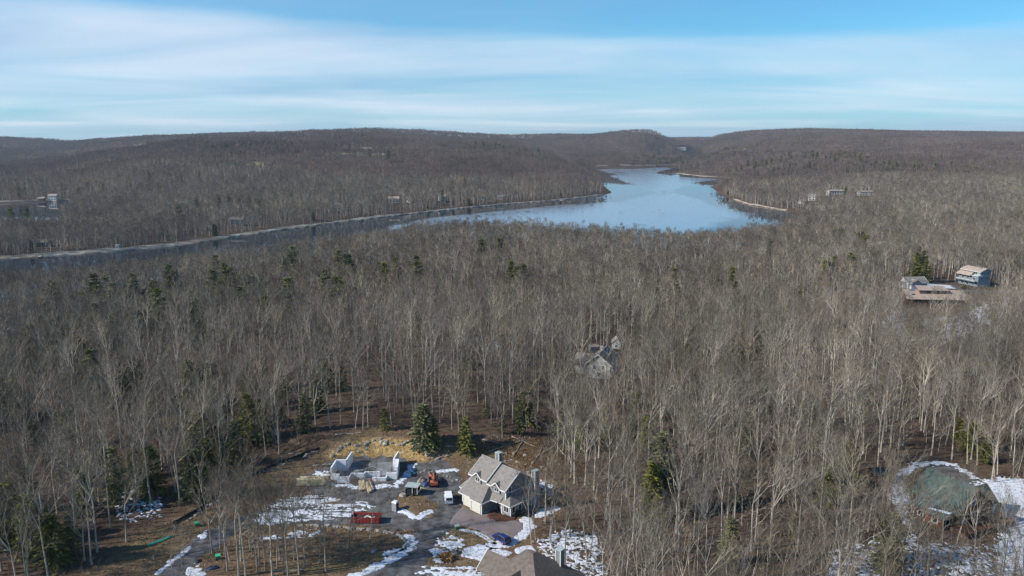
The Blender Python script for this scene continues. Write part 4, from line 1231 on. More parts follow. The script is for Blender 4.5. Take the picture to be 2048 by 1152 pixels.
for a in (1.9, 8.3):
    zb = 6.42 if a < 5 else 5.97
    mb.box(a - 1.05, a + 1.05, 3.62, 4.6, 4.6, zb)
    mb.face([(a - 1.05, 3.62, zb), (a + 1.05, 3.62, zb), (a, 3.62, zb + 0.9)])
mb.build('wall', M['siding'], HG)
def roofp(polys, th=0.22, name='roof'):
    m = MB()
    for p in polys: m.slab(p, th)
    return m.build(name, M['roof_grey'], HG)
up = roofp([[(-0.9, 3.3, 6.45), (5.4, 3.3, 6.45), (5.4, 8.05, 9.85), (-0.9, 8.05, 9.85)], [(5.4, 12.8, 6.45), (-0.9, 12.8, 6.45), (-0.9, 8.05, 9.85), (5.4, 8.05, 9.85)],
            [(5.42, 3.25, 6.0), (11.5, 3.25, 6.0), (11.5, 8.05, 9.43), (5.42, 8.05, 9.43)], [(11.5, 12.85, 6.0), (5.42, 12.85, 6.0), (5.42, 8.05, 9.43), (11.5, 8.05, 9.43)]], name='main_roof')
for a in (1.9, 8.3):
    zb = 6.45 if a < 5 else 6.0
    pk = zb + 1.15
    bk = 3.3 + (pk - zb) / 0.714 + 0.15
    dr = roofp([[(a - 1.35, 3.3, zb + 0.02), (a, 3.3, pk), (a, bk, pk), (a - 1.35, bk - 1.5, zb + 0.02)], [(a, 3.3, pk), (a + 1.35, 3.3, zb + 0.02), (a + 1.35, bk - 1.5, zb + 0.02), (a, bk, pk)]], 0.14, 'dormer_roof')
    f = MB(); beam(f, (a - 1.4, 3.26, zb - 0.06), (a, 3.26, pk - 0.08), 0.07, 0.26); beam(f, (a, 3.26, pk - 0.08), (a + 1.4, 3.26, zb - 0.06), 0.07, 0.26)
    f.build('dormer_trim', M['trim'], dr)
low = roofp([[(-0.8, 0.05, 2.95), (3.5, 0.05, 2.95), (3.5, 3.88, 4.95), (-0.8, 3.88, 4.95)],
             [(3.5, -0.5, 2.95), (7.6, -0.5, 2.95), (5.6, 3.88, 5.2), (3.5, 3.88, 5.2)], [(7.6, -0.5, 2.95), (7.6, 3.88, 2.95), (5.6, 3.88, 5.2)],
             [(7.3, 2.3, 3.05), (10.2, 2.9, 3.05), (10.2, 3.88, 4.1), (6.7, 3.88, 4.1)],
             [(9.5, 2.95, 2.98), (13.35, 2.95, 2.98), (11.03, 5.4, 4.95), (10.6, 5.0, 4.65), (9.5, 3.87, 3.75)],
             [(13.35, 2.95, 2.98), (13.35, 12.7, 2.98), (11.03, 12.7, 4.95), (11.03, 5.4, 4.95)],
             [(-2.4, 1.8, 3.1), (-0.32, 1.8, 3.1), (-0.32, 6.0, 4.6), (-2.4, 6.0, 4.6)]], name='lower_roof')
sg = roofp([[(10.9, 9.2, 6.25), (13.0, 9.2, 6.25), (13.0, 10.82, 7.95), (10.9, 10.82, 7.95)], [(13.0, 12.4, 6.25), (10.9, 12.4, 6.25), (10.9, 10.82, 7.95), (13.0, 10.82, 7.95)]], 0.16, 'side_gable_roof')
f = MB()
for p, q in [((-0.94, 3.25, 6.33), (-0.94, 8.05, 9.75)), ((5.45, 3.25, 6.38), (5.45, 8.05, 9.82)), ((11.54, 3.2, 5.9), (11.54, 8.05, 9.35)), ((11.54, 8.05, 9.35), (11.54, 12.85, 5.9)),
             ((-0.9, 3.25, 6.34), (0.5, 3.25, 6.34)), ((3.3, 3.25, 6.34), (5.4, 3.25, 6.34)), ((5.4, 3.2, 5.9), (6.9, 3.2, 5.9)), ((9.7, 3.2, 5.9), (11.5, 3.2, 5.9))]:
    beam(f, p, q, 0.1, 0.28)
f.build('fascia', M['trim'], up)
f = MB()
for p, q in [((-0.85, 0.0, 2.85), (3.5, 0.0, 2.85)), ((3.5, -0.55, 2.85), (7.6, -0.55, 2.85)), ((7.65, -0.5, 2.85), (7.65, 3.88, 2.85)), ((7.3, 2.25, 2.95), (9.5, 2.7, 2.95)), ((9.5, 2.9, 2.87), (13.4, 2.9, 2.87)),
             ((13.4, 2.95, 2.87), (13.4, 12.7, 2.87)), ((-0.85, 0.0, 2.87), (-0.85, 3.88, 4.87)), ((-2.45, 1.75, 3.0), (-0.4, 1.75, 3.0)), ((-2.45, 1.8, 3.0), (-2.45, 6.0, 4.5)), ((11.1, 5.45, 5.05), (11.1, 12.6, 5.05))]:
    beam(f, p, q, 0.1, 0.24)
f.build('fascia', M['trim'], low)
f = MB()
for p, q in [((13.04, 9.15, 6.15), (13.04, 10.82, 7.86)), ((13.04, 10.82, 7.86), (13.04, 12.45, 6.15))]: beam(f, p, q, 0.1, 0.24)
f.build('fascia', M['trim'], sg)
for (a, b_, z1) in ((0.0, 0.6, 2.9), (3.38, 0.0, 2.9), (7.07, 0.0, 2.9), (10.0, 3.6, 2.9), (12.8, 3.6, 2.9), (11.0, 3.9, 5.9), (12.72, 9.6, 6.3)):
    MB().box(a - 0.13, a + 0.13, b_ - 0.04, b_ + 0.2, -0.5, z1).build('corner_board', M['trim'], HG)
for q in ((7.07, 7.12, 0.1, 3.9, -0.3, 0.12), (12.8, 12.86, 3.7, 8.9, -0.3, 0.12), (10.1, 12.7, 3.54, 3.6, -0.3, 0.12)):
    MB().box(*q).build('base_board', M['trim'], HG)
for (a0, a1, b_) in ((0.42, 2.98, 0.6), (3.95, 6.55, 0.0)):
    d = MB()
    d.box(a0 - 0.15, a0, b_ - 0.06, b_ + 0.02, -0.3, 2.5); d.box(a1, a1 + 0.15, b_ - 0.06, b_ + 0.02, -0.3, 2.5); d.box(a0, a1, b_ - 0.06, b_ + 0.02, 2.32, 2.5)
    gd = d.build('garage_door', M['trim'], HG)
    for k in range(4):
        p = MB().box(a0, a1, b_ - 0.035, b_ + 0.01, -0.25 + k * 0.64, -0.25 + k * 0.64 + 0.60); p.build('panel', M['garage_door'], gd)
window(HG, 'f', 1.9, 3.62, 5.35, 1.25, 1.1, 0.12, bars=2); window(HG, 'f', 8.3, 3.62, 4.95, 1.25, 1.1, 0.12, bars=2)
window(HG, 'f', 11.5, 3.6, 1.0, 1.4, 1.35, 0.13, bars=2)
window(HG, 'r', 4.6, 12.8, 0.9, 0.85, 1.4, 0.13); window(HG, 'r', 6.7, 12.8, 1.0, 0.8, 1.3, 0.13); window(HG, 'r', 10.1, 13.0, 1.2, 0.5, 1.3, 0.13)
window(HG, 'r', 5.2, 11.0, 5.15, 0.75, 1.1, 0.13); window(HG, 'r', 10.7, 12.7, 4.9, 0.7, 1.3, 0.13); window(HG, 'f', 11.9, 9.6, 5.1, 0.6, 1.0, 0.11)
d = MB().box(8.2, 9.2, 3.84, 3.9, -0.1, 2.1); ed = d.build('front_door', M['dark'], HG)
MB().box(9.05, 9.1, 3.79, 3.85, 0.9, 1.1).build('handle', M['chrome'], ed)
for (a0, a1, b0, b1, z0, z1) in ((13.02, 14.0, 10.4, 11.7, -0.6, 9.3), (2.4, 3.6, 9.0, 10.0, 7.6, 11.0)):
    c = MB().box(a0, a1, b0, b1, z0, z1).build('chimney', M['siding'], HG)
    m = MB().box(a0 - 0.1, a1 + 0.1, b0 - 0.1, b1 + 0.1, z1, z1 + 0.14); m.build('cap', M['pale_roof'], c)
    m = MB()
    for (x_, y_) in ((a0, b0), (a1, b0), (a1, b1), (a0, b1)): m.box(x_ - 0.08, x_ + 0.08, y_ - 0.08, y_ + 0.08, max(z0, z1 - 9), z1 - 0.01)
    m.build('corner_board', M['trim'], c)
m = MB()
for k in range(3): m.box(13.3 + k * 0.4, 13.7 + k * 0.4, 8.6, 10.2, -0.5, 0.5 - k * 0.3)
m.build('side_steps', M['slab'], HG)

# ------------------------------------------------------------------ the brown-roofed house at the edge
bx0, by0 = P(1064, 1103, 8.2)
HB = empty('brown_roofed_house', (bx0, by0, H(bx0, by0)), math.radians(-40))
tag(HB, 'house under a dark brown hipped shingle roof beyond the paved driveway', 'house')
MB().box(-6.4, 6.4, -6.4, 6.4, -1, 3.4).box(-9.4, -5, -4.0, 1.5, -1.02, 3.0).box(-3, 3.2, -10.4, -6, -1.01, 3.1).build('wall', M['siding'], HB)
m = MB(); e = 7.0; zt = 8.2
m.slab([(-e, -e, 3.2), (e, -e, 3.2), (0.6, -0.5, zt), (-0.6, -0.5, zt)], 0.2); m.slab([(e, e, 3.2), (-e, e, 3.2), (-0.6, 0.5, zt), (0.6, 0.5, zt)], 0.2)
m.slab([(-e, e, 3.2), (-e, -e, 3.2), (-0.6, -0.5, zt), (-0.6, 0.5, zt)], 0.2); m.slab([(e, -e, 3.2), (e, e, 3.2), (0.6, 0.5, zt), (0.6, -0.5, zt)], 0.2)
m.slab([(-0.6, -0.5, zt), (0.6, -0.5, zt), (0.6, 0.5, zt), (-0.6, 0.5, zt)], 0.1)
mr_ = m.build('main_roof', M['roof_brown'], HB)
m = MB()
m.slab([(-10.0, -4.5, 2.9), (-4.2, -4.5, 2.9), (-4.2, -1.25, 5.6), (-10.0, -1.25, 5.6)], 0.2); m.slab([(-4.2, 2.0, 2.9), (-10.0, 2.0, 2.9), (-10.0, -1.25, 5.6), (-4.2, -1.25, 5.6)], 0.2)
w1 = m.build('wing_roof', M['roof_brown'], HB)
f = MB(); beam(f, (-10.05, -4.5, 2.8), (-10.05, -1.25, 5.5), 0.12, 0.3); beam(f, (-10.05, -1.25, 5.5), (-10.05, 2.0, 2.8), 0.12, 0.3); beam(f, (-10, 2.05, 2.8), (-4.2, 2.05, 2.8), 0.12, 0.25); f.build('fascia', M['trim'], w1)
m = MB()
m.slab([(-3.6, -11.0, 2.9), (-0.0, -11.0, 6.0), (-0.0, -2.6, 6.0), (-3.6, -6.0, 2.9)], 0.2); m.slab([(0.0, -11.0, 6.0), (3.8, -11.0, 2.9), (3.8, -6.0, 2.9), (0.0, -2.6, 6.0)], 0.2)
w2 = m.build('wing_roof', M['roof_brown'], HB)
f = MB(); beam(f, (-3.6, -11.05, 2.8), (0, -11.05, 5.9), 0.12, 0.3); beam(f, (0, -11.05, 5.9), (3.8, -11.05, 2.8), 0.12, 0.3); f.build('fascia', M['trim'], w2)
m = MB()
m.slab([(-7.4, 2.6, 4.3), (-4.6, 0.6, 4.3), (-3.6, 1.6, 6.1), (-5.2, 3.4, 6.1)], 0.15)
c = MB().box(3.2, 4.3, 3.2, 4.4, 4.0, 8.4).build('chimney', M['siding'], HB)
MB().box(3.05, 4.45, 3.05, 4.55, 8.4, 8.55).build('cap', M['pale_roof'], c)
m = MB()
for (x_, y_) in ((3.2, 3.2), (4.3, 3.2), (4.3, 4.4), (3.2, 4.4)): m.box(x_ - 0.08, x_ + 0.08, y_ - 0.08, y_ + 0.08, 5, 8.39)
m.build('corner_board', M['trim'], c)
window(HB, 'l', -1.2, -9.4, 0.9, 1.0, 1.3)

# ------------------------------------------------------------------ white foundation walls
FB = empty('house_foundation', (-37, 189, H(-37, 189)))
tag(FB, 'white foam-formed foundation walls of an unfinished house on a grey slab', 'foundation')
def seg(name, p, q, h, th=0.32, z0=-0.3):
    m = MB(); p = Vector((p[0] + 37, p[1] - 189, 0)); q = Vector((q[0] + 37, q[1] - 189, 0))
    d = (q - p).normalized() * 0.14; s = Vector((-d.y, d.x, 0)).normalized() * th / 2
    p -= d; q += d
    m.prism([p - s, q - s, q + s, p + s], z0, h)
    o = m.build(name, M['icf'], FB)
    c = MB()                                   # darker course lines where the foam blocks meet
    n = int(h / 0.45)
    for k in range(1, n + 1):
        zz = k * 0.45
        if zz > h - 0.1: break
        c.prism([p - s * 1.06 - d * 0.05, q - s * 1.06 + d * 0.05, q + s * 1.06 + d * 0.05, p + s * 1.06 - d * 0.05], zz, zz + 0.03)
    if n > 1: c.build('course_line', M['grey'], o)
    return o
low_w = [((-45.0, 185.3), (-43.5, 185.3), 1.55), ((-43.4, 185.2), (-43.4, 183.8), 1.52), ((-43.4, 183.6), (-40.7, 183.6), 1.55), ((-40.5, 183.8), (-40.42, 185.7), 1.52), ((-40.3, 185.8), (-37.3, 185.8), 1.55),
         ((-37.1, 185.9), (-37.1, 186.7), 1.52), ((-37.0, 186.8), (-33.6, 186.8), 1.55), ((-34.8, 184.4), (-31.7, 184.4), 1.0), ((-31.5, 184.5), (-31.5, 185.5), 1.05), ((-31.4, 185.6), (-29.1, 185.6), 1.7)]
tall_w = [((-45.4, 185.5), (-45.2, 190.3), 3.1), ((-45.1, 190.5), (-42.8, 190.5), 3.12), ((-42.6, 190.7), (-42.2, 195.8), 3.1), ((-28.85, 185.8), (-29.2, 190.6), 3.1), ((-29.35, 190.8), (-30.4, 190.8), 3.12), ((-30.5, 191.0), (-30.0, 195.9), 3.1)]
for p, q, h in low_w: seg('low_wall', p, q, h)
for p, q, h in tall_w: seg('tall_wall', p, q, h)
MB().prism([(-8.3, -3.5, 0), (-3.5, -3.3, 0), (5.4, -4.3, 0), (8.0, -3.3, 0), (7.6, 1.5, 0), (6.7, 6.8, 0), (-5.2, 6.8, 0), (-5.5, 1.6, 0), (-8.1, 1.5, 0)], -0.35, 0.12).build('slab', M['slab'], FB)
rr_ = random.Random(4)
for k in range(5):
    a, b_ = rr_.uniform(-3, 3), rr_.uniform(0, 4)
    m = MB()
    for q in range(4):
        x_, y_ = a + rr_.uniform(-0.8, 0.8), b_ + rr_.uniform(-0.6, 0.6); t = rr_.uniform(0, 3.1)
        m.box(-0.9, 0.9, -0.12, 0.12, 0, 0.1, Matrix.Translation((-37 + x_, 189 + y_, H(-37, 189) + 0.12 + q * 0.1)) @ Matrix.Rotation(t, 4, 'Z'))
    tag(m.build('form_lumber', M['dark']), 'loose dark form lumber lying on the foundation slab', 'lumber', 'form lumber on the slab')

# ------------------------------------------------------------------ materials stacked on the site
def planks(name, label, x, y, rz, L, n, layers, bw, bh, m_, sk=0.1, tilt=0.0):
    o = empty(name, (x, y, H(x, y)), rz); tag(o, label, 'lumber')
    r = random.Random(int(x * 7) % 97)
    for k in range(2):
        MB().box(-0.1 + (k - 0.5) * L * 0.6, 0.1 + (k - 0.5) * L * 0.6, -n * bw / 2, n * bw / 2, -0.1, 0.18).build('bearer', M['dead_wood'], o)
    me = MB().box(-L / 2, L / 2, -bw / 2 + 0.015, bw / 2 - 0.015, 0, bh - 0.02).mesh('plank', M[m_])
    for l in range(layers):
        for i in range(n):
            if l == layers - 1 and r.random() < 0.25: continue
            p = bpy.data.objects.new('plank', me); p.parent = o; col.objects.link(p)
            p.location = (r.uniform(-sk, sk) * L * 0.3, (i - (n - 1) / 2) * bw, 0.18 + l * bh + (0.02 if l else 0)); p.rotation_euler = (0, 0, r.uniform(-0.006, 0.006) + tilt * (i - n / 2))
    return o
x, y = G(625, 969); planks('lumber_stack', 'long stack of fresh yellow lumber beside the white foundation', x, y, 0.03, 7.0, 5, 4, 0.40, 0.40, 'lumber', 0.25)
x, y = G(724, 974); planks('board_pile', 'flat pile of pale weathered boards lying before the foundation', x, y, math.radians(104), 5.6, 4, 2, 0.36, 0.22, 'plywood', 0.4)
x, y = G(738, 976); planks('board_pile', 'slumped pile of pale boards beside the flat board pile', x, y, math.radians(112), 5.2, 5, 2, 0.34, 0.20, 'plywood', 0.4, 0.01)

# portable toilet
x, y = G(791, 1021)
o = tag(empty('portable_toilet', (x, y, H(x, y)), math.radians(-28)), 'grey portable toilet standing at the gravel junction', 'toilet')
MB().box(-0.6, 0.6, -0.6, 0.6, 0, 2.05).build('cabin', M['grey'], o)
m = MB(); m.slab([(-0.66, -0.66, 2.12), (0.66, -0.66, 2.12), (0.45, -0.4, 2.35), (-0.45, -0.4, 2.35)], 0.08); m.slab([(0.66, 0.66, 2.12), (-0.66, 0.66, 2.12), (-0.45, 0.4, 2.35), (0.45, 0.4, 2.35)], 0.08)
m.slab([(0.66, -0.66, 2.12), (0.66, 0.66, 2.12), (0.45, 0.4, 2.35), (0.45, -0.4, 2.35)], 0.08); m.slab([(-0.66, 0.66, 2.12), (-0.66, -0.66, 2.12), (-0.45, -0.4, 2.35), (-0.45, 0.4, 2.35)], 0.08); m.slab([(-0.45, -0.4, 2.35), (0.45, -0.4, 2.35), (0.45, 0.4, 2.35), (-0.45, 0.4, 2.35)], 0.08)
m.build('roof', M['white_paint'], o)
d = MB().box(0.60, 0.64, -0.42, 0.42, 0.12, 1.95).build('door', M['dark'], o); MB().box(0.64, 0.67, 0.25, 0.33, 1.0, 1.2).build('handle', M['chrome'], d)
MB().box(-0.7, 0.7, -0.7, 0.7, -0.15, 0.02).build('skid', M['dark'], o)
MB().tube((-0.4, 0.35, 2.2), (-0.4, 0.35, 2.75), 0.06, 0.06, 8, True).build('vent_pipe', M['grey'], o)

# red dumpster
x, y = G(733, 1043)
o = tag(empty('dumpster', (x, y, H(x, y)), -0.04), 'long red open-topped steel dumpster half filled with debris', 'dumpster')
m = MB(); m.box(-3.1, 3.1, -1.15, 1.15, 0.2, 0.32); m.box(-3.1, 3.1, -1.2, -1.12, 0.2, 1.5); m.box(-3.1, 3.1, 1.12, 1.2, 0.2, 1.5); m.box(-3.16, -3.08, -1.19, 1.19, 0.2, 1.5)
m.build('bin', M['red'], o)
MB().box(3.08, 3.16, -1.19, 1.19, 0.2, 1.49).build('end_gate', M['red'], o)
for k in range(9):
    for s in (-1, 1): MB().box(-2.9 + k * 0.72, -2.78 + k * 0.72, s * 1.2 - 0.05, s * 1.2 + 0.05, 0.22, 1.46).build('rib', M['red'], o)
m = MB()
for s in (-1, 1): beam(m, (-3.16, s * 1.2, 1.52), (3.16, s * 1.2, 1.52), 0.14, 0.1)
for s in (-3.14, 3.14): beam(m, (s, -1.14, 1.52), (s, 1.14, 1.52), 0.1, 0.1)
m.build('rim', M['red'], o)
for sx in (-2.5, 2.5):
    for s in (-0.8, 0.8): MB().tube((sx, s - 0.1, 0.1), (sx, s + 0.1, 0.1), 0.16, 0.16, 10, True).build('roller', M['dark'], o)
zb = H(x, y) + 0.30
m = MB(); rr_ = random.Random(9)
N_ = 14
for i in range(N_):
    for j in range(6):
        a = -3.0 + 6.0 * i / N_; b_ = -1.1 + 2.2 * j / 6
        z_ = [0.5 + 0.35 * float(vnoise(a_ * 1.3 + 4, b__ * 1.3, 3)) for a_, b__ in ((a, b_), (a + 6 / N_, b_), (a + 6 / N_, b_ + 2.2 / 6), (a, b_ + 2.2 / 6))]
        m.face([(a, b_, z_[0]), (a + 6 / N_, b_, z_[1]), (a + 6 / N_, b_ + 2.2 / 6, z_[2]), (a, b_ + 2.2 / 6, z_[3])])
mo = m.build('rubble', M['dark']); mo.location = (x, y, zb); tag(mo, 'dark rubbish heaped inside the red dumpster', 'rubbish')
for k in range(7):
    m = MB(); L = rr_.uniform(0.4, 0.9)
    m.box(-L, L, -0.12, 0.12, -0.03, 0.03, Matrix.Rotation(rr_.uniform(0, 3.1), 4, 'Z') @ Matrix.Rotation(rr_.uniform(-0.3, 0.3), 4, 'X'))
    q = m.build('scrap_board', M['trim'] if k % 3 else M['plywood']); q.location = (x + rr_.uniform(-1.8, 2.2), y + rr_.uniform(-0.6, 0.6), zb + 0.88)
    tag(q, 'pale scrap board thrown onto the rubbish in the red dumpster', 'board', 'scrap boards in the dumpster')

# dark site shelter with a pale lid
x, y = G(826, 988)
o = tag(empty('site_trailer', (x, y, H(x, y)), math.radians(-12)), 'black open-sided site trailer under a flat pale roof', 'trailer')
MB().box(-1.5, 1.5, -1.1, 1.1, 0.35, 0.5).build('deck', M['dark'], o)
for sx in (-1.42, 0.2, 1.42):
    for sy in (-1.02, 1.02): MB().box(sx - 0.06, sx + 0.06, sy - 0.06, sy + 0.06, 0.5, 2.25).build('post', M['trim'] if (sx > 0 and sy < 0) else M['dark'], o)
MB().box(-1.36, 0.14, 0.98, 1.02, 0.5, 2.2).build('side_panel', M['black'], o); MB().box(0.26, 1.36, 0.98, 1.02, 0.5, 2.2).build('side_panel', M['black'], o)
MB().box(1.38, 1.44, -0.96, 0.96, 0.5, 1.0).build('tail_board', M['trim'], o)
MB().box(-1.36, 1.3, -0.95, 0.95, 0.5, 1.7).build('tool_box', M['black'], o)
MB().slab([(-1.65, -1.25, 2.32), (1.65, -1.25, 2.32), (1.65, 1.25, 2.42), (-1.65, 1.25, 2.42)], 0.1).build('roof', M['pale_roof'], o)
for sy in (-1.15, 1.15):
    w = MB().tube((0.2, sy - 0.1, 0.33), (0.2, sy + 0.1, 0.33), 0.33, 0.33, 14, True).build('wheel', M['black'], o)
    MB().tube((0.2, sy - 0.105, 0.33), (0.2, sy + 0.105, 0.33), 0.18, 0.18, 10, True).build('rim', M['chrome'], w)
m = MB(); beam(m, (-1.5, 0.5, 0.42), (-2.8, 0, 0.45), 0.1, 0.1); beam(m, (-1.5, -0.5, 0.42), (-2.8, 0, 0.45), 0.1, 0.1); m.tube((-2.75, 0, -0.05), (-2.75, 0, 0.5), 0.05, 0.05, 6, True); m.build('drawbar', M['dark'], o)

# orange telehandler
x, y = G(868, 968)
o = tag(empty('telehandler', (x, y, H(x, y)), math.radians(96)), 'orange telescopic handler with its long boom lowered over the chassis', 'telehandler')
MB().box(-2.4, 2.3, -0.55, 0.55, 0.7, 1.25).box(-2.6, -1.2, -0.9, 0.9, 0.85, 1.6).build('chassis', M['orange'], o)
m = MB(); beam(m, (-2.4, 0.15, 2.15), (1.7, 0.15, 1.75), 0.5, 0.55); m.build('boom', M['orange'], o)
m = MB(); beam(m, (1.6, 0.15, 1.75), (3.3, 0.15, 1.35), 0.38, 0.4); m.build('boom_extension', M['orange'], o)
m = MB(); m.box(3.2, 3.35, -0.6, 0.9, 0.5, 1.6); m.build('fork_carriage', M['dark'], o)
for s in (-0.3, 0.6): MB().box(3.35, 4.5, s - 0.07, s + 0.07, 0.48, 0.56).build('fork', M['dark'], o)
cb = MB().box(-0.7, 0.7, 0.62, 1.25, 0.8, 2.3).build('cab', M['dark'], o)
MB().box(0.7, 0.72, 0.68, 1.2, 1.4, 2.2).build('windscreen', M['glass'], cb); MB().box(-0.6, 0.6, 1.25, 1.27, 1.4, 2.2).build('side_glass', M['glass'], cb); MB().box(-0.75, 0.75, 0.58, 1.3, 2.3, 2.38).build('cab_roof', M['orange'], cb)
MB().box(-0.9, 0.8, -1.2, -0.6, 0.8, 1.5).build('engine_cover', M['orange'], o)
for sx in (-1.6, 1.6):
    for sy in (-1.0, 1.0):
        w = MB().tube((sx, sy - 0.2, 0.6), (sx, sy + 0.2, 0.6), 0.62, 0.62, 16, True).build('wheel', M['black'], o)
        MB().tube((sx, sy - 0.21, 0.6), (sx, sy + 0.21, 0.6), 0.3, 0.3, 12, True).build('rim', M['orange'], w)
def heap(name, label, cat, x, y, rx, ry, h, m_, seed, group=None):
    m = MB(); n = 12; rings = 4; r = random.Random(seed)
    top = (0, 0, h)
    ring = []
    for k in range(1, rings + 1):
        f = k / rings
        ring.append([(math.cos(6.283 * i / n) * rx * f * r.uniform(0.8, 1.15), math.sin(6.283 * i / n) * ry * f * r.uniform(0.8, 1.15), h * (1 - f ** 1.6) * r.uniform(0.75, 1.2) - (0.25 if k == rings else 0)) for i in range(n)])
    for i in range(n):
        j = (i + 1) % n
        m.face([top, ring[0][i], ring[0][j]])
        for k in range(rings - 1): m.face([ring[k][i], ring[k + 1][i], ring[k + 1][j], ring[k][j]])
    o = m.build(name, M[m_]); o.location = (x, y, H(x, y) + 0.05); o.rotation_euler = (0, 0, r.uniform(0, 3))
    return tag(o, label, cat, group)
x, y = G(853, 970); heap('tarp_pile', 'dark blue tarpaulin heaped between the telehandler and the site trailer', 'tarpaulin', x, y, 1.5, 1.0, 0.8, 'blue_tarp', 3)
x, y = G(843, 962); heap('rubble_pile', 'pale stone and scrap heap beside the blue tarpaulin', 'rubble', x, y, 1.6, 1.1, 0.9, 'stone', 5)
x, y = G(842, 978); planks('scrap_planks', 'pale scrap planks lying behind the site trailer', x, y, math.radians(-35), 3.6, 3, 2, 0.28, 0.12, 'plywood', 0.5)
x, y = G(743, 962); heap('tarp_pile', 'dark red tarpaulin bundle against the low foundation wall', 'tarpaulin', x, y, 0.8, 0.6, 0.7, 'red', 8)
x, y = G(425, 1137); heap('tarp_pile', 'larger crumpled navy tarpaulin on the grass beside the gravel lane', 'tarpaulin', x, y, 1.6, 0.9, 0.5, 'navy', 6)
x, y = G(397, 1123); heap('tarp_pile', 'small navy tarpaulin on the edge of the gravel lane', 'tarpaulin', x, y, 0.9, 0.5, 0.35, 'navy', 7)
for (px, py, lab) in ((395, 1052, 'green utility box standing above the gravel lane'), (436, 1118, 'bright green utility box near the navy tarpaulin'), (914, 1058, 'pale green utility box at the tip of the grass island')):
    x, y = G(px, py)
    o = tag(empty('utility_box', (x, y, H(x, y)), 0.4), lab, 'utility box')
    MB().box(-0.45, 0.45, -0.4, 0.4, -0.1, 0.8).build('cabinet', M['green_box'], o); MB().slab([(-0.5, -0.45, 0.84), (0.5, -0.45, 0.84), (0.5, 0.45, 0.95), (-0.5, 0.45, 0.95)], 0.08).build('lid', M['green_hull'] if px < 500 else M['pale_roof'], o)
x, y = G(307, 1119)
o = tag(empty('marker_post', (x, y, H(x, y))), 'white marker post standing on the grass below the green canoe', 'post')
MB().tube((0, 0, -0.2), (0, 0, 0.95), 0.08, 0.08, 8, True).build('shaft', M['trim'], o); MB().tube((0, 0, 0.95), (0, 0, 1.05), 0.1, 0.06, 8, True).build('cap', M['green_box'], o)

# upturned canoe
x, y = G(320, 1083)
o = tag(empty('canoe', (x, y, H(x, y) + 0.05), math.radians(49)), 'long green canoe lying upturned on the grass bank', 'canoe')
m = MB(); n = 14; prev = None
for i in range(n + 1):
    t = -1 + 2 * i / n; wd = 0.46 * (1 - abs(t) ** 2.4) + 0.02; hg = 0.36 + 0.10 * t * t
    rgn = [(t * 2.75, wd * math.cos(a), hg * math.sin(a) ** 0.8 if a not in (0,) else 0) for a in [math.pi * k / 8 for k in range(8)]] + [(t * 2.75, -wd, 0)]
    if prev:
        for k in range(8): m.face([prev[k], rgn[k], rgn[k + 1], prev[k + 1]])
    prev = rgn
m.build('hull', M['green_hull'], o, True)
m = MB(); beam(m, (-2.6, 0, 0.42), (2.6, 0, 0.42), 0.05, 0.08); m.build('keel', M['pale_roof'], o)
m = MB()
for s in (-1, 1):
    for i in range(n):
        t0, t1 = -1 + 2 * i / n, -1 + 2 * (i + 1) / n
        beam(m, (t0 * 2.75, s * (0.46 * (1 - abs(t0) ** 2.4) + 0.03), 0.02), (t1 * 2.75, s * (0.46 * (1 - abs(t1) ** 2.4) + 0.03), 0.02), 0.05, 0.06)
m.build('gunwale', M['dark'], o)

# ------------------------------------------------------------------ vehicles
def vehicle(name, label, x, y, rz, prof, W, glass_z, paint, wheels, cat, roof_in=0.16, lift=0.12):
    """prof: side outline (x forward, z), built as a tapered shell; glass_z: height where the sides start to lean in"""
    o = tag(empty(name, (x, y, H(x, y) + lift), rz), label, cat)
    zt = max(p[1] for p in prof)
    def half(p): return W / 2 - (roof_in * max(0, (p[1] - glass_z) / (zt - glass_z))) - (0.06 if p[1] < 0.45 else 0)
    m = MB(); k = len(prof)
    L_ = [(p[0], half(p), p[1]) for p in prof]; R_ = [(p[0], -half(p), p[1]) for p in prof]
    m.v = L_ + R_
    m.f = [tuple(range(k)), tuple(range(2 * k - 1, k - 1, -1))] + [(i, i + k, (i + 1) % k + k, (i + 1) % k) for i in range(k)]
    m.m = [0] * len(m.f)
    b_ = m.build('body', M[paint], o)
    bv = b_.modifiers.new('bevel', 'BEVEL'); bv.width = 0.07; bv.segments = 2; bv.limit_method = 'ANGLE'
    for sx in wheels:
        for s in (-1, 1):
            w = MB().tube((sx, s * (W / 2 - 0.2), 0.32), (sx, s * (W / 2 + 0.02), 0.32), 0.34, 0.34, 16, True).build('wheel', M['black'], o)
            MB().tube((sx, s * (W / 2 - 0.1), 0.32), (sx, s * (W / 2 + 0.035), 0.32), 0.2, 0.2, 12, True).build('rim', M['chrome'], w)
    return o, half
def pane(o, half, pts, off=0.02, name='side_window'):
    for s in (-1, 1):
        q = [(x_, s * (half((x_, z_)) + off), z_) for (x_, z_) in pts]
        MB().face(q if s < 0 else q[::-1]).build(name, M['glass'], o)
x, y = G(897, 1002)
van, hf = vehicle('delivery_van', 'white panel van parked beside the garage doors', x, y, math.radians(99), [(-2.45, 0.35), (2.4, 0.35), (2.5, 0.75), (2.35, 1.05), (1.65, 1.25), (0.95, 2.0), (0.6, 2.08), (-2.2, 2.08), (-2.4, 1.9), (-2.5, 1.0)], 1.95, 1.1, 'white_paint', (-1.55, 1.55), 'van')
pane(van, hf, [(0.35, 1.3), (1.4, 1.3), (0.9, 1.85), (0.35, 1.88)]); pane(van, hf, [(-2.0, 1.3), (-0.9, 1.3), (-0.9, 1.85), (-2.0, 1.85)], 0.015)
MB().face([(1.69, -0.75, 1.27), (1.69, 0.75, 1.27), (1.03, 0.68, 1.95), (1.03, -0.68, 1.95)]).build('windscreen', M['glass'], van)
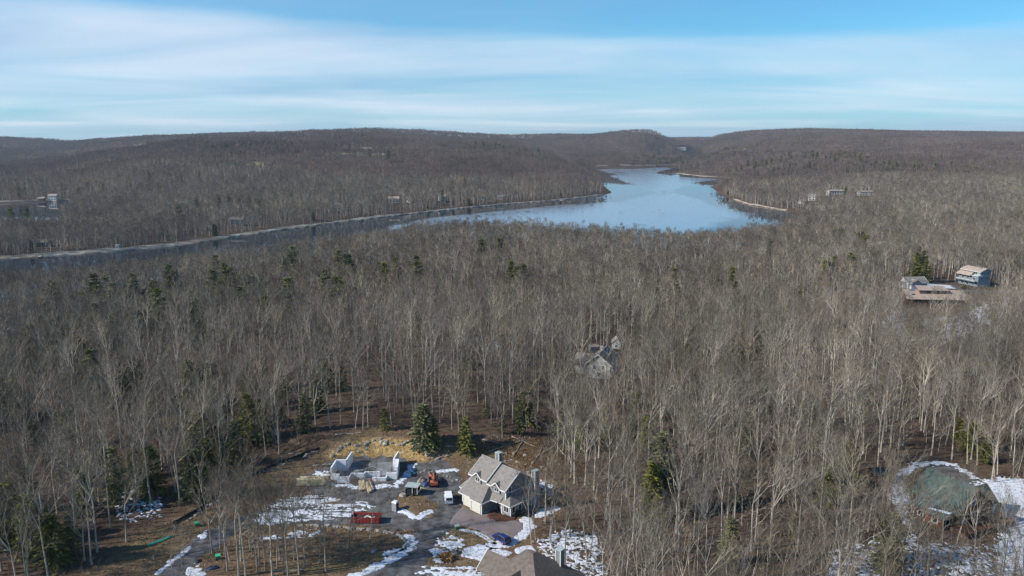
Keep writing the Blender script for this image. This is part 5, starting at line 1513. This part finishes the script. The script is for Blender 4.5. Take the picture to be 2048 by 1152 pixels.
MB().face([(-2.53, 0.72, 1.2), (-2.53, -0.72, 1.2), (-2.45, -0.66, 1.8), (-2.45, 0.66, 1.8)]).build('rear_window', M['glass'], van)
for s in (-1, 1):
    MB().box(-2.52, -2.46, s * 0.86 - 0.07, s * 0.86 + 0.07, 0.8, 1.1).build('tail_light', M['lamp_red'], van); MB().box(2.38, 2.46, s * 0.75 - 0.13, s * 0.75 + 0.13, 0.72, 0.95).build('headlight', M['lamp_white'], van)
    MB().box(1.15, 1.3, s * 1.08 - 0.1, s * 1.08 + 0.1, 1.2, 1.4).build('mirror', M['dark'], van)
MB().box(-2.6, -2.44, -0.9, 0.9, 0.35, 0.6).build('rear_bumper', M['grey'], van)
x, y = G(1003, 1083)
car, hf = vehicle('blue_car', 'dark blue estate car parked on the paved driveway beside snow', x, y, math.radians(131), [(-2.25, 0.32), (2.2, 0.32), (2.3, 0.6), (2.15, 0.88), (1.15, 1.0), (0.35, 1.5), (-0.2, 1.58), (-1.7, 1.55), (-2.25, 1.05), (-2.32, 0.7)], 1.85, 0.95, 'blue_paint', (-1.4, 1.4), 'car', 0.22)
pane(car, hf, [(-0.5, 1.05), (0.95, 1.05), (0.35, 1.42), (-0.5, 1.47)]); pane(car, hf, [(-2.0, 1.08), (-0.62, 1.05), (-0.62, 1.47), (-1.7, 1.45)])
MB().face([(1.20, -0.75, 1.02), (1.20, 0.75, 1.02), (0.42, 0.62, 1.50), (0.42, -0.62, 1.50)]).build('windscreen', M['glass'], car)
MB().face([(-2.24, 0.72, 1.1), (-2.24, -0.72, 1.1), (-1.78, -0.6, 1.52), (-1.78, 0.6, 1.52)]).build('rear_window', M['glass'], car)
for s in (-1, 1):
    m = MB(); beam(m, (-1.6, s * 0.66, 1.64), (0.1, s * 0.66, 1.66), 0.05, 0.05); m.build('roof_rail', M['chrome'], car)
    MB().box(-2.34, -2.26, s * 0.72 - 0.12, s * 0.72 + 0.12, 0.75, 0.95).build('tail_light', M['lamp_red'], car); MB().box(2.17, 2.28, s * 0.68 - 0.16, s * 0.68 + 0.16, 0.62, 0.78).build('headlight', M['lamp_white'], car)
    MB().box(0.85, 1.0, s * 1.0 - 0.09, s * 1.0 + 0.09, 1.0, 1.14).build('mirror', M['blue_paint'], car)

# ------------------------------------------------------------------ log house with the green roof
lx, ly = G(1895, 1030)
LROT = math.radians(-66)
LH = tag(empty('log_house', (lx, ly, H(lx, ly)), LROT), 'brown log house with a large weathered green roof and front deck', 'house')
MB().box(-5.5, 5.5, -4.6, 4.6, -1, 4.6).box(-3.0, 4.4, -7.4, -4.6, -1.01, 3.0).box(-0.5, 4.5, 4.6, 8.4, -0.98, 4.0).build('wall', M['log_wall'], LH)
m = MB()
for sx in (-5.5, 5.5):
    t = [(sx, -4.6, 4.6), (sx, 4.6, 4.6), (sx, 0, 9.0)]; m.face(t if sx > 0 else t[::-1])
m.face([(4.5, 8.4, 4.0), (-0.5, 8.4, 4.0), (2.0, 8.4, 6.6)])
m.build('gable', M['log_wall'], LH)
def lroof(name, polys):
    m = MB()
    for p in polys: m.slab(p, 0.22)
    return m.build(name, M['roof_green'], LH)
lr = lroof('main_roof', [[(-6.3, -5.4, 4.0), (6.6, -5.4, 4.0), (6.6, 0, 9.25), (-6.3, 0, 9.25)], [(6.6, 5.4, 4.0), (-6.3, 5.4, 4.0), (-6.3, 0, 9.25), (6.6, 0, 9.25)]])
lroof('porch_roof', [[(-3.6, -8.2, 2.7), (5.2, -8.2, 2.7), (5.2, -5.3, 4.2), (-3.6, -5.3, 4.2)]])
lroof('wing_roof', [[(-1.2, 9.2, 3.6), (2.0, 9.2, 6.9), (2.0, 2.4, 6.9), (-1.2, 5.4, 3.6)][::-1], [(2.0, 9.2, 6.9), (5.2, 9.2, 3.6), (5.2, 5.4, 3.6), (2.0, 2.4, 6.9)][::-1]])
f = MB()
for p, q in (((6.65, -5.45, 3.9), (6.65, 0, 9.15)), ((6.65, 0, 9.15), (6.65, 5.45, 3.9)), ((-6.35, -5.45, 3.9), (-6.35, 0, 9.15)), ((-6.3, -5.45, 3.9), (6.6, -5.45, 3.9)), ((-3.6, -8.25, 2.6), (5.2, -8.25, 2.6)), ((-1.25, 9.25, 3.5), (2.0, 9.25, 6.8)), ((2.0, 9.25, 6.8), (5.25, 9.25, 3.5))): beam(f, p, q, 0.1, 0.28)
f.build('fascia', M['log_wall'], lr)
sn = MB().slab([(0.2, -7.2, 3.28), (5.0, -6.3, 3.75), (5.0, -5.7, 4.05), (0.6, -6.8, 3.48)], 0.06)
tag(sn.build('roof_snow', M['snow']), 'thin strip of snow lying on the green porch roof', 'snow').matrix_world = Matrix.Translation((lx, ly, H(lx, ly))) @ Matrix.Rotation(LROT, 4, 'Z')
window(LH, 'r', -2.2, 5.5, 1.2, 1.6, 1.8, 0.12, bars=2); window(LH, 'r', 1.6, 5.5, 1.2, 2.2, 1.9, 0.12, bars=3); window(LH, 'r', 0, 5.5, 5.0, 1.8, 1.5, 0.12, bars=2); window(LH, 'r', 6.6, 4.5, 1.2, 1.2, 1.3, 0.12)
window(LH, 'f', -1.2, -7.4, 0.9, 1.2, 1.2, 0.12); window(LH, 'f', 2.4, -7.4, 0.9, 1.2, 1.2, 0.12); window(LH, 'r', -6.0, 4.4, 0.9, 1.1, 1.2, 0.12)
m = MB().box(5.52, 9.4, -6.5, 9.0, 0.9, 1.1); dk = m.build('deck', M['log_wall'], LH)
for b_ in (-6.4, -3.3, -0.2, 2.9, 6.0, 8.9): MB().box(9.2, 9.38, b_ - 0.09, b_ + 0.09, -1.6, 2.1).build('deck_post', M['log_wall'], dk)
f = MB(); beam(f, (9.3, -6.4, 2.05), (9.3, 8.9, 2.05), 0.1, 0.1); beam(f, (9.3, -6.4, 1.55), (9.3, 8.9, 1.55), 0.05, 0.06); beam(f, (5.6, 8.9, 2.05), (9.3, 8.9, 2.05), 0.1, 0.1); f.build('railing', M['log_wall'], dk)
MB().box(5.5, 9.2, -6.3, 8.8, -1.8, 0.88).build('deck_skirt', M['brown_wall'], LH)
x, y = G(1760, 962)
house('cedar_shed', 'small orange cedar shed with a green roof among bare trunks', x, y, 0.1, 4.6, 3.6, 2.3, 1.3, 'red_cedar', 'roof_green', [('f', 1.2, 0.8, 0.8, 0.8)], cat='shed', trim='red_cedar')
for k, (px, py, rr0) in enumerate(((1938, 1049, 0.7), (1974, 1045, 0.6), (2000, 1055, 0.6))):
    x, y = G(px, py); heap('boulder', 'pale snow-dusted boulder on the bank before the log house', 'boulder', x, y, rr0 * 1.3, rr0, 0.7, 'stone', 30 + k, 'boulders before the log house')

# ------------------------------------------------------------------ houses on the slope to the east
tx, ty = G(1955, 574)
TH = tag(empty('teal_house', (tx, ty, H(tx, ty)), math.radians(17)), 'three-storey teal house with white trim and long slate-grey decks', 'house')
MB().box(0, 9.0, 0, 14, -2, 6.4).box(1.2, 8.99, 0.01, 13.0, 6.4, 9.0).build('wall', M['teal'], TH)
m = MB(); m.face([(1.2, 0.01, 9.0), (8.99, 0.01, 9.0), (5.1, 0.01, 10.6)]); m.face([(8.99, 13.0, 9.0), (1.2, 13.0, 9.0), (5.1, 13.0, 10.6)]); m.build('gable', M['teal'], TH)
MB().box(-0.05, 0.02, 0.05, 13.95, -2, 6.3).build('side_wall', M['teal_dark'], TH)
m = MB(); m.slab([(0.2, -0.8, 8.85), (5.1, -0.8, 10.85), (5.1, 13.8, 10.85), (0.2, 13.8, 8.85)], 0.2); m.slab([(5.1, -0.8, 10.85), (10.0, -0.8, 8.85), (10.0, 13.8, 8.85), (5.1, 13.8, 10.85)], 0.2); m.slab([(-1.8, 4.5, 6.2), (1.18, 4.5, 8.0), (1.18, 14.5, 8.0), (-1.8, 14.5, 6.2)], 0.18)
tr = m.build('roof', M['roof_tan'], TH)
f = MB(); beam(f, (0.15, -0.85, 8.72), (5.1, -0.85, 10.75), 0.12, 0.32); beam(f, (5.1, -0.85, 10.75), (10.05, -0.85, 8.72), 0.12, 0.32); beam(f, (0.15, -0.8, 8.72), (0.15, 13.8, 8.72), 0.12, 0.28); beam(f, (-0.4, -0.2, 6.42), (11.6, -0.2, 6.42), 0.5, 0.3); beam(f, (-0.5, -0.2, 6.42), (-0.5, 14, 6.42), 0.7, 0.3); f.build('fascia', M['trim'], tr)
for (u, z) in ((2.8, 7.0), (6.9, 7.0), (2.4, 4.1), (6.4, 4.1)): window(TH, 'f', u, 0.0, z, 0.9, 1.3, 0.14)
window(TH, 'l', 3.5, 1.2, 7.1, 2.4, 1.2, 0.14, bars=2); window(TH, 'l', 8.5, 1.2, 7.1, 2.4, 1.2, 0.14, bars=2)
for u in (3, 7.5, 11): window(TH, 'l', u, -0.05, 3.7, 1.6, 1.7, 0.12, bars=2); window(TH, 'l', u, -0.05, 0.4, 1.6, 1.8, 0.12, bars=2)
MB().box(3.4, 5.0, -0.25, 0.0, -0.4, 1.0).build('basement_hatch', M['trim'], TH)
dk = MB().box(-2.6, -0.06, 0.2, 13.8, 2.9, 3.1).build('deck', M['teal_dark'], TH)
for k in range(5): MB().box(-2.6, -2.42, 0.3 + k * 3.3, 0.48 + k * 3.3, -2, 4.1).build('deck_post', M['teal_dark'], dk)
f = MB(); beam(f, (-2.5, 0.3, 4.05), (-2.5, 13.8, 4.05), 0.12, 0.12); beam(f, (-2.5, 0.3, 3.55), (-2.5, 13.8, 3.55), 0.06, 0.5); f.build('railing', M['grey_wall'], dk)
dk = MB().box(9.02, 11.4, 0.6, 8, 2.9, 3.1).build('deck', M['teal_dark'], TH)
for k in range(3): MB().box(11.2, 11.38, 0.7 + k * 3.4, 0.9 + k * 3.4, -2, 6.3).build('deck_post', M['teal_dark'], dk)
x, y = G(1872, 610)
bh = house('tan_roofed_house', 'long brown house with a tan shingle roof and raised clerestory', x, y + 4, math.radians(-6), 28, 10, 3.0, 3.4, 'brown_wall', 'roof_tan', [('f', -8, 0.8, 1.6, 1.2), ('f', -3, 0.8, 1.6, 1.2), ('f', 5, 0.8, 1.6, 1.2), ('f', 10, 0.8, 1.2, 1.2)], over=0.9, trim='brown_wall', zoff=0.6)
MB().box(-7.5, 5.5, -2.6, 2.0, 4.2, 6.9).build('clerestory', M['brown_wall'], bh)
for u in (-5.4, -1.0, 3.4): window(bh, 'f', u, -2.6, 5.5, 1.5, 0.9, 0.14)
m = MB().slab([(-8.2, -3.4, 6.9), (6.2, -3.4, 6.9), (6.2, 2.6, 8.3), (-8.2, 2.6, 8.3)], 0.2); m.build('clerestory_roof', M['roof_tan'], bh)
MB().box(-11.5, -10.2, -3.4, -2.2, 4.32, 4.9).build('skylight', M['glass'], bh)
x, y = G(1830, 576)
gh = house('grey_garage_house', 'small pale grey house with a hipped look beside the hill road', x, y + 3, math.radians(8), 12, 9, 3.2, 2.6, 'grey_wall', 'roof_grey', [('f', 3.8, 0.9, 1.1, 1.2), ('r', 0, 0.9, 1.1, 1.2)], over=0.6, zoff=0.3)
m = MB().box(-5.0, 1.0, -6.5, -4.5, -1, 3.0); m.face([(-5.0, -6.5, 3.0), (1.0, -6.5, 3.0), (-2.0, -6.5, 5.0)]); m.build('front_gable', M['grey_wall'], gh)
m = MB(); m.slab([(-5.6, -6.9, 2.75), (-2.0, -6.9, 5.2), (-2.0, -1.8, 5.2), (-5.6, -4.6, 2.75)], 0.16); m.slab([(-2.0, -6.9, 5.2), (1.6, -6.9, 2.75), (1.6, -4.6, 2.75), (-2.0, -1.8, 5.2)], 0.16); m.build('front_roof', M['roof_grey'], gh)
MB().box(-4.2, 0.2, -6.56, -6.5, -0.2, 2.3).build('garage_door', M['trim'], gh)

# house and sheds in the middle of the wood
x, y = mid_house
wh_ = house('wood_house', 'pale grey gabled house half hidden in the bare wood', x, y, math.radians(70), 13, 8.5, 5.4, 3.4, 'grey_wall', 'roof_grey', [('f', -3, 3.4, 0.9, 1.3), ('f', 1, 3.4, 0.9, 1.3), ('l', -1.6, 3.5, 0.9, 1.4), ('l', 1.6, 3.5, 0.9, 1.4), ('l', 0, 0.8, 1.2, 1.5)], chim=(2, 1, 9.6))
m = MB().box(-3, 3, 4.2, 9.5, -1, 4.4); m.face([(3, 9.5, 4.4), (-3, 9.5, 4.4), (0, 9.5, 7.0)]); m.build('cross_wing', M['grey_wall'], wh_)
m = MB(); m.slab([(-3.6, 10.0, 4.1), (0, 10.0, 7.2), (0, 2.0, 7.2), (-3.6, 4.0, 4.1)][::-1], 0.18); m.slab([(0, 10.0, 7.2), (3.6, 10.0, 4.1), (3.6, 4.0, 4.1), (0, 2.0, 7.2)][::-1], 0.18); m.build('cross_roof', M['roof_grey'], wh_)
x, y = mid_sheds[0]; house('white_shed', 'white gabled shed in the wood behind the half hidden house', x, y, math.radians(80), 4.6, 3.6, 2.8, 1.4, 'white', 'roof_tan', [('l', 0, 0.8, 0.8, 0.9)], cat='shed', over=0.25)
x, y = mid_sheds[1]; house('cream_shed', 'low cream shed beside the half hidden house', x, y, 0.2, 3.4, 2.6, 2.3, 0.7, 'cream_wall', 'roof_tan', [('f', 0.6, 0.8, 0.7, 0.8)], cat='shed', over=0.2)
for (px, py, w, d, h, rise, rz, wall, roof, lab), (x, y) in zip(SITES, site_xy):
    n = max(2, int(w / 4)); wins = []
    for fl in range(1 if h < 5.5 else 2):
        for k in range(n):
            wins.append(('f', (k - (n - 1) / 2) * w / n, 0.8 + fl * (h - 1.0) / 2 * 1.0, w / n * 0.45, min(1.5, h * 0.3)))
    house('cottage' if w < 12 else 'lake_house', lab, x, y, rz, w, d, h, rise, wall, roof, wins, zoff=0.3)
x, y = G(235, 497)
o = tag(empty('beach_shelter', (x, y, H(x, y))), 'tiny white changing hut on the sandy lake shore', 'hut')
MB().box(-1.2, 1.2, -1.0, 1.0, -1, 3.0).build('wall', M['trim'], o); MB().slab([(-1.5, -1.3, 3.1), (1.5, -1.3, 3.1), (1.5, 1.3, 3.5), (-1.5, 1.3, 3.5)], 0.15).build('roof', M['trim'], o); MB().box(-0.4, 0.4, -1.04, -1.0, 0, 2).build('door', M['dark'], o)
for (px, py, lab) in ((84, 510, 'small boat dock at the broad sandy beach'), (1122, 402, 'pale dock near the tip of the wooded bank'), (1490, 406, 'pale dock on the wooded point across the water')):
    x, y = G(px, py + 1)
    o = tag(empty('dock', (x, y, LZ), 0.2), lab, 'dock')
    MB().box(-1.2, 1.2, -7, 5, 0.5, 0.75).build('deck', M['plywood'], o)
    for b_ in (-6.5, -2.5, 1.5):
        for s in (-1, 1): MB().tube((s, b_, -2), (s, b_, 1.1), 0.14, 0.14, 6, True).build('pile', M['dead_wood'], o)

# ------------------------------------------------------------------ stones, logs, fence, shrubs
rock_me = []
for k in range(5):
    r = random.Random(60 + k); m = MB(); n = 7
    rings = [[(math.cos(6.283 * i / n) * q * r.uniform(0.75, 1.2), math.sin(6.283 * i / n) * q * r.uniform(0.75, 1.2), z_) for i in range(n)] for q, z_ in ((0.48, -0.2), (0.55, 0.12), (0.42, 0.38))]
    for a, b_ in zip(rings[:-1], rings[1:]):
        for i in range(n): j = (i + 1) % n; m.face([a[i], a[j], b_[j], b_[i]])
    m.face(rings[-1])
    rock_me.append(m.mesh('boulder', M['stone']))
def rock(px, py, s, label, group, r):
    x, y = G(px, py)
    o = bpy.data.objects.new('boulder', r.choice(rock_me)); col.objects.link(o)
    o.location = (x, y, H(x, y)); o.rotation_euler = (0, 0, r.uniform(0, 6.28)); o.scale = (s * r.uniform(0.8, 1.3), s * r.uniform(0.8, 1.2), s * r.uniform(0.7, 1.1))
    tag(o, label, 'boulder', group)
r = random.Random(8)
def along(pix, n, smin, smax, jit, label, group):
    seg_l = [math.dist(a, b_) for a, b_ in zip(pix[:-1], pix[1:])]; tot = sum(seg_l)
    for k in range(n):
        t = tot * (k + r.uniform(0.1, 0.9)) / n
        for (a, b_), l in zip(zip(pix[:-1], pix[1:]), seg_l):
            if t <= l: break
            t -= l
        f = min(1, t / l)
        rock(a[0] + (b_[0] - a[0]) * f + r.gauss(0, jit), a[1] + (b_[1] - a[1]) * f + r.gauss(0, jit * 0.5), r.uniform(smin, smax), label, group, r)
along([(600, 1052), (650, 1052), (700, 1056), (760, 1062), (800, 1070), (815, 1085)], 44, 0.55, 1.0, 1.5, 'rounded stone in the row edging the brown bank below the dumpster', 'stone row below the dumpster')
along([(660, 910), (700, 890), (760, 880), (830, 892), (870, 905), (890, 915)], 40, 0.5, 1.3, 7, 'loose pale stone scattered on the ochre bank', 'stones on the ochre bank')
along([(560, 930), (600, 912), (640, 900)], 12, 0.5, 1.1, 5, 'pale stone at the wood edge beyond the lumber stack', 'stones at the wood edge')
along([(820, 945), (860, 945), (900, 955), (918, 965)], 16, 0.4, 0.9, 5, 'stone among the rubble near the telehandler', 'stones near the telehandler')
along([(928, 1062), (960, 1070), (985, 1086)], 14, 0.35, 0.6, 0.8, 'small edging stone between the driveway and the grass island', 'driveway edging stones')
along([(1000, 905), (1060, 925), (1110, 945)], 22, 0.5, 1.2, 12, 'rough stone on the brushy slope behind the grey house', 'stones behind the grey house')
along([(370, 1045), (400, 1022), (440, 1000)], 9, 0.5, 1.0, 3, 'stone beside the low black silt fence', 'stones by the silt fence')
rock(748, 1103, 1.5, 'largest grey boulder alone on the brown lawn', 'boulder', r); rock(806, 992, 1.6, 'tan boulder standing on the grass mound by the site trailer', 'boulder', r)
for (px, py) in ((984, 1040), (990, 1042), (998, 1042), (1019, 1040)):
    rock(px, py, 0.45, 'small pale stone set in the red mulch bed', 'stones in the mulch bed', r)
logs = [(520, 945, 9, 12), (600, 908, 8, -8), (1010, 893, 10, 20), (1050, 885, 8, -25), (1090, 905, 7, 40), (880, 915, 6, 15), (650, 930, 6, 10), (1075, 915, 9, 70), (1120, 900, 8, 115), (575, 1142, 7, 3), (990, 885, 7, -10), (920, 893, 8, 5), (1035, 900, 6, 60), (860, 880, 7, -5), (700, 868, 8, 10)]
for (px, py, L, deg) in logs:
    x, y = G(px, py); a = math.radians(deg)
    p = [(x + math.cos(a) * L * t, y + math.sin(a) * L * t) for t in (-0.5, -0.15, 0.2, 0.5)]
    m = MB()
    for i in range(3):
        zz0, zz1 = H(*p[i]) + 0.12, H(*p[i + 1]) + 0.12 + (0.25 if i == 2 else 0)
        m.tube((p[i][0] - x, p[i][1] - y, zz0), (p[i + 1][0] - x, p[i + 1][1] - y, zz1), 0.17 - i * 0.03, 0.14 - i * 0.03, 7, i in (0, 2))
    t = MB()
    for k in range(5):
        f = rng.uniform(-0.1, 0.45); d = Vector((rng.uniform(-1, 1), rng.uniform(-1, 1), rng.uniform(0.2, 1))).normalized()
        q = Vector((math.cos(a) * L * f, math.sin(a) * L * f, H(x, y) + 0.2)); t.tube(q, q + d * rng.uniform(0.8, 1.8), 0.04, 0.01, 4)
    o = tag(empty('fallen_log', (x, y, 0)), 'pale fallen trunk with broken stubs ' + ('on the brushy slope behind the grey house' if px > 950 else 'lying at the edge of the wood' if py < 1000 else 'on the brown lawn below the stone row'), 'log', 'fallen trunks')
    m.build('stem', M['dead_wood'], o, True); t.build('stub', M['dead_wood'], o)
fpx = [(345, 1050), (372, 1035), (400, 1020), (440, 990), (470, 970), (505, 952), (540, 935), (575, 922), (610, 908), (640, 899)]
fp = GG(fpx)
FX, FY = fp[0]
fo = tag(empty('silt_fence', (FX, FY, H(FX, FY))), 'low black silt fence along the edge of the dark wood', 'fence')
for (a, b_) in zip(fp[:-1], fp[1:]):
    n = 3
    for k in range(n):
        p = (a[0] + (b_[0] - a[0]) * k / n, a[1] + (b_[1] - a[1]) * k / n); q = (a[0] + (b_[0] - a[0]) * (k + 1) / n, a[1] + (b_[1] - a[1]) * (k + 1) / n)
        z0 = H(*p); z1 = H(*q); zb = H(FX, FY)
        d = Vector((q[0] - p[0], q[1] - p[1])).normalized(); s = Vector((-d.y, d.x)) * 0.02
        m = MB(); B = [(p[0] - FX, p[1] - FY, z0 - zb), (q[0] - FX, q[1] - FY, z1 - zb)]
        pts4 = [(B[0][0] - s.x, B[0][1] - s.y), (B[1][0] - s.x, B[1][1] - s.y), (B[1][0] + s.x, B[1][1] + s.y), (B[0][0] + s.x, B[0][1] + s.y)]
        zl = [B[0][2], B[1][2], B[1][2], B[0][2]]
        m.slab([(u_[0], u_[1], z_ + rng.uniform(0.62, 0.78)) for u_, z_ in zip(pts4, zl)], 0.9)
        m.build('fabric_panel', M['fabric'], fo)
        MB().box(B[0][0] - 0.03, B[0][0] + 0.03, B[0][1] + 0.04, B[0][1] + 0.10, B[0][2] - 0.3, B[0][2] + 0.95).build('stake', M['dead_wood'], fo)
def shrub(px, py, s, label, group, m_='shrub', n=90, seed=0):
    r = random.Random(seed + int(px * 3 + py)); x, y = G(px, py)
    mb = MB(); st = MB()
    for _ in range(n):
        d = Vector((r.gauss(0, 1), r.gauss(0, 1), abs(r.gauss(0, 0.8)) + 0.1)).normalized(); q = d * s * r.uniform(0.3, 1.0); q.z *= 0.9
        dd = rdir(r, d, r.uniform(0, 0.9)); mb.sliver(q, dd, s * 0.4, s * 0.22, rdir(r, dd, 1.57))
    for _ in range(5): st.tube((0, 0, -0.2), tuple(rdir(r, UP, 0.7) * s * 0.8), 0.03, 0.01, 4)
    o = tag(empty('shrub', (x, y, H(x, y))), label, 'shrub', group)
    st.build('stem', M['dead_wood'], o); mb.build('foliage', M[m_], o)
for (px, py) in ((986, 1033), (996, 1030), (1008, 1034), (1018, 1036), (1001, 1039)): shrub(px, py, 0.6, 'small brown-green shrub planted in the mulch bed', 'shrubs in the mulch bed')
shrub(911, 1105, 0.9, 'olive evergreen bush among snow beside the lane', 'bush'); shrub(893, 1118, 1.5, 'spreading tan bush on the snowy bank beside the lane', 'bush', 'dry_brush', 220)
shrub(916, 995, 1.1, 'dark bush beside the white van', 'bush'); shrub(1930, 578, 2.6, 'big rounded bush beside the teal house', 'bush', 'shrub', 260); shrub(2000, 1062, 1.3, 'dark conical shrub by the log house deck', 'bush', 'needle', 200)
for (px, py) in ((1032, 1030), (1036, 1029), (1040, 1030)):
    x, y = G(px, py)
    o = tag(empty('dark_bin', (x, y, H(x, y)), 0.3), 'dark wheeled bin against the right wall of the grey house', 'bin', 'bins by the grey house')
    MB().box(-0.3, 0.3, -0.35, 0.35, 0, 1.0).build('bin_body', M['dark'], o); MB().slab([(-0.34, -0.4, 1.06), (0.34, -0.4, 1.06), (0.34, 0.4, 1.12), (-0.34, 0.4, 1.12)], 0.07).build('lid', M['black'], o)

# dry grass, brush and twigs on open ground: one mass
rs = np.random.RandomState(12)
gx = rs.uniform(-110, 30, 42000); gy = rs.uniform(138, 215, 42000)
ok = (poly_sd(gx, gy, clear_poly) < 3) & (lane_f(gx, gy) < 0) & (poly_sd(gx, gy, DRV) > 0.2) & (poly_sd(gx, gy, MUL) > 0) & ~((gx > -46.5) & (gx < -27.5) & (gy > 183) & (gy < 197)) & ~((gx > -16) & (gx < 12) & (gy > 160) & (gy < 183) & (np.abs((gx + 12) * 0.707 - (gy - 171.6) * 0.707 - 6) < 8) & (np.abs((gx + 12) * 0.707 + (gy - 171.6) * 0.707 - 6) < 7))
gx, gy = gx[ok], gy[ok]; gz = height(gx, gy)
m = MB(); r = random.Random(3)
for x, y, z in zip(gx, gy, gz):
    d = rdir(r, UP, r.uniform(0.2, 1.2)); m.sliver(Vector((x, y, z - 0.05)), d, r.uniform(0.3, 0.75), r.uniform(0.10, 0.22), rdir(r, d, 1.57))
tag(m.build('dry_grass', M['dry_brush']), 'tufts of dry tan grass over the open ground of the site', 'grass', kind='stuff')
bx = rs.uniform(-10, 35, 26000); by = rs.uniform(170, 225, 26000)
ok = (poly_sd(bx, by, brush_poly) + (fbm(bx / 4, by / 4, 6, 3) - 0.5) * 8 < 0); bx, by = bx[ok], by[ok]; bz = height(bx, by)
m = MB()
for x, y, z in zip(bx, by, bz):
    d = rdir(r, UP, r.uniform(0.2, 1.3)); m.sliver(Vector((x, y, z - 0.1)), d, r.uniform(0.6, 1.9), r.uniform(0.06, 0.16), rdir(r, d, 1.57))
tag(m.build('brush', M['dry_brush']), 'tangle of brown brush on the slope behind the grey house', 'brush', kind='stuff')

# loose pale stones and clods all over the bare earth: one mass
sx_ = rs.uniform(-75, 20, 9000); sy_ = rs.uniform(140, 212, 9000)
wt_ = 0.10 + 0.9 * (poly_sd(sx_, sy_, ochre_poly) < 1.5) + 0.35 * ((sx_ > -12) & (sy_ > 183)) + 0.5 * (np.abs(lane_f(sx_, sy_)) < 0.8)
ok = (poly_sd(sx_, sy_, clear_poly) < 4) & (rs.uniform(0, 1, 9000) < wt_) & (poly_sd(sx_, sy_, DRV) > 0.3) & ~((sx_ > -46.5) & (sx_ < -27.5) & (sy_ > 183) & (sy_ < 197))
m = MB()
for x, y, z in zip(sx_[ok], sy_[ok], height(sx_[ok], sy_[ok])):
    q = r.uniform(0.08, 0.30); a = r.uniform(0, 6.28)
    c = [Vector((x + math.cos(a + k * 1.57) * q * r.uniform(0.7, 1.2), y + math.sin(a + k * 1.57) * q * r.uniform(0.7, 1.2), z - 0.03)) for k in range(4)]
    t = Vector((x, y, z + q * r.uniform(0.6, 1.0)))
    for k in range(4): m.face([c[k], c[(k + 1) % 4], t])
tag(m.build('loose_stones', M['stone']), 'scatter of small pale stones over the bare earth of the site', 'stones', kind='stuff')
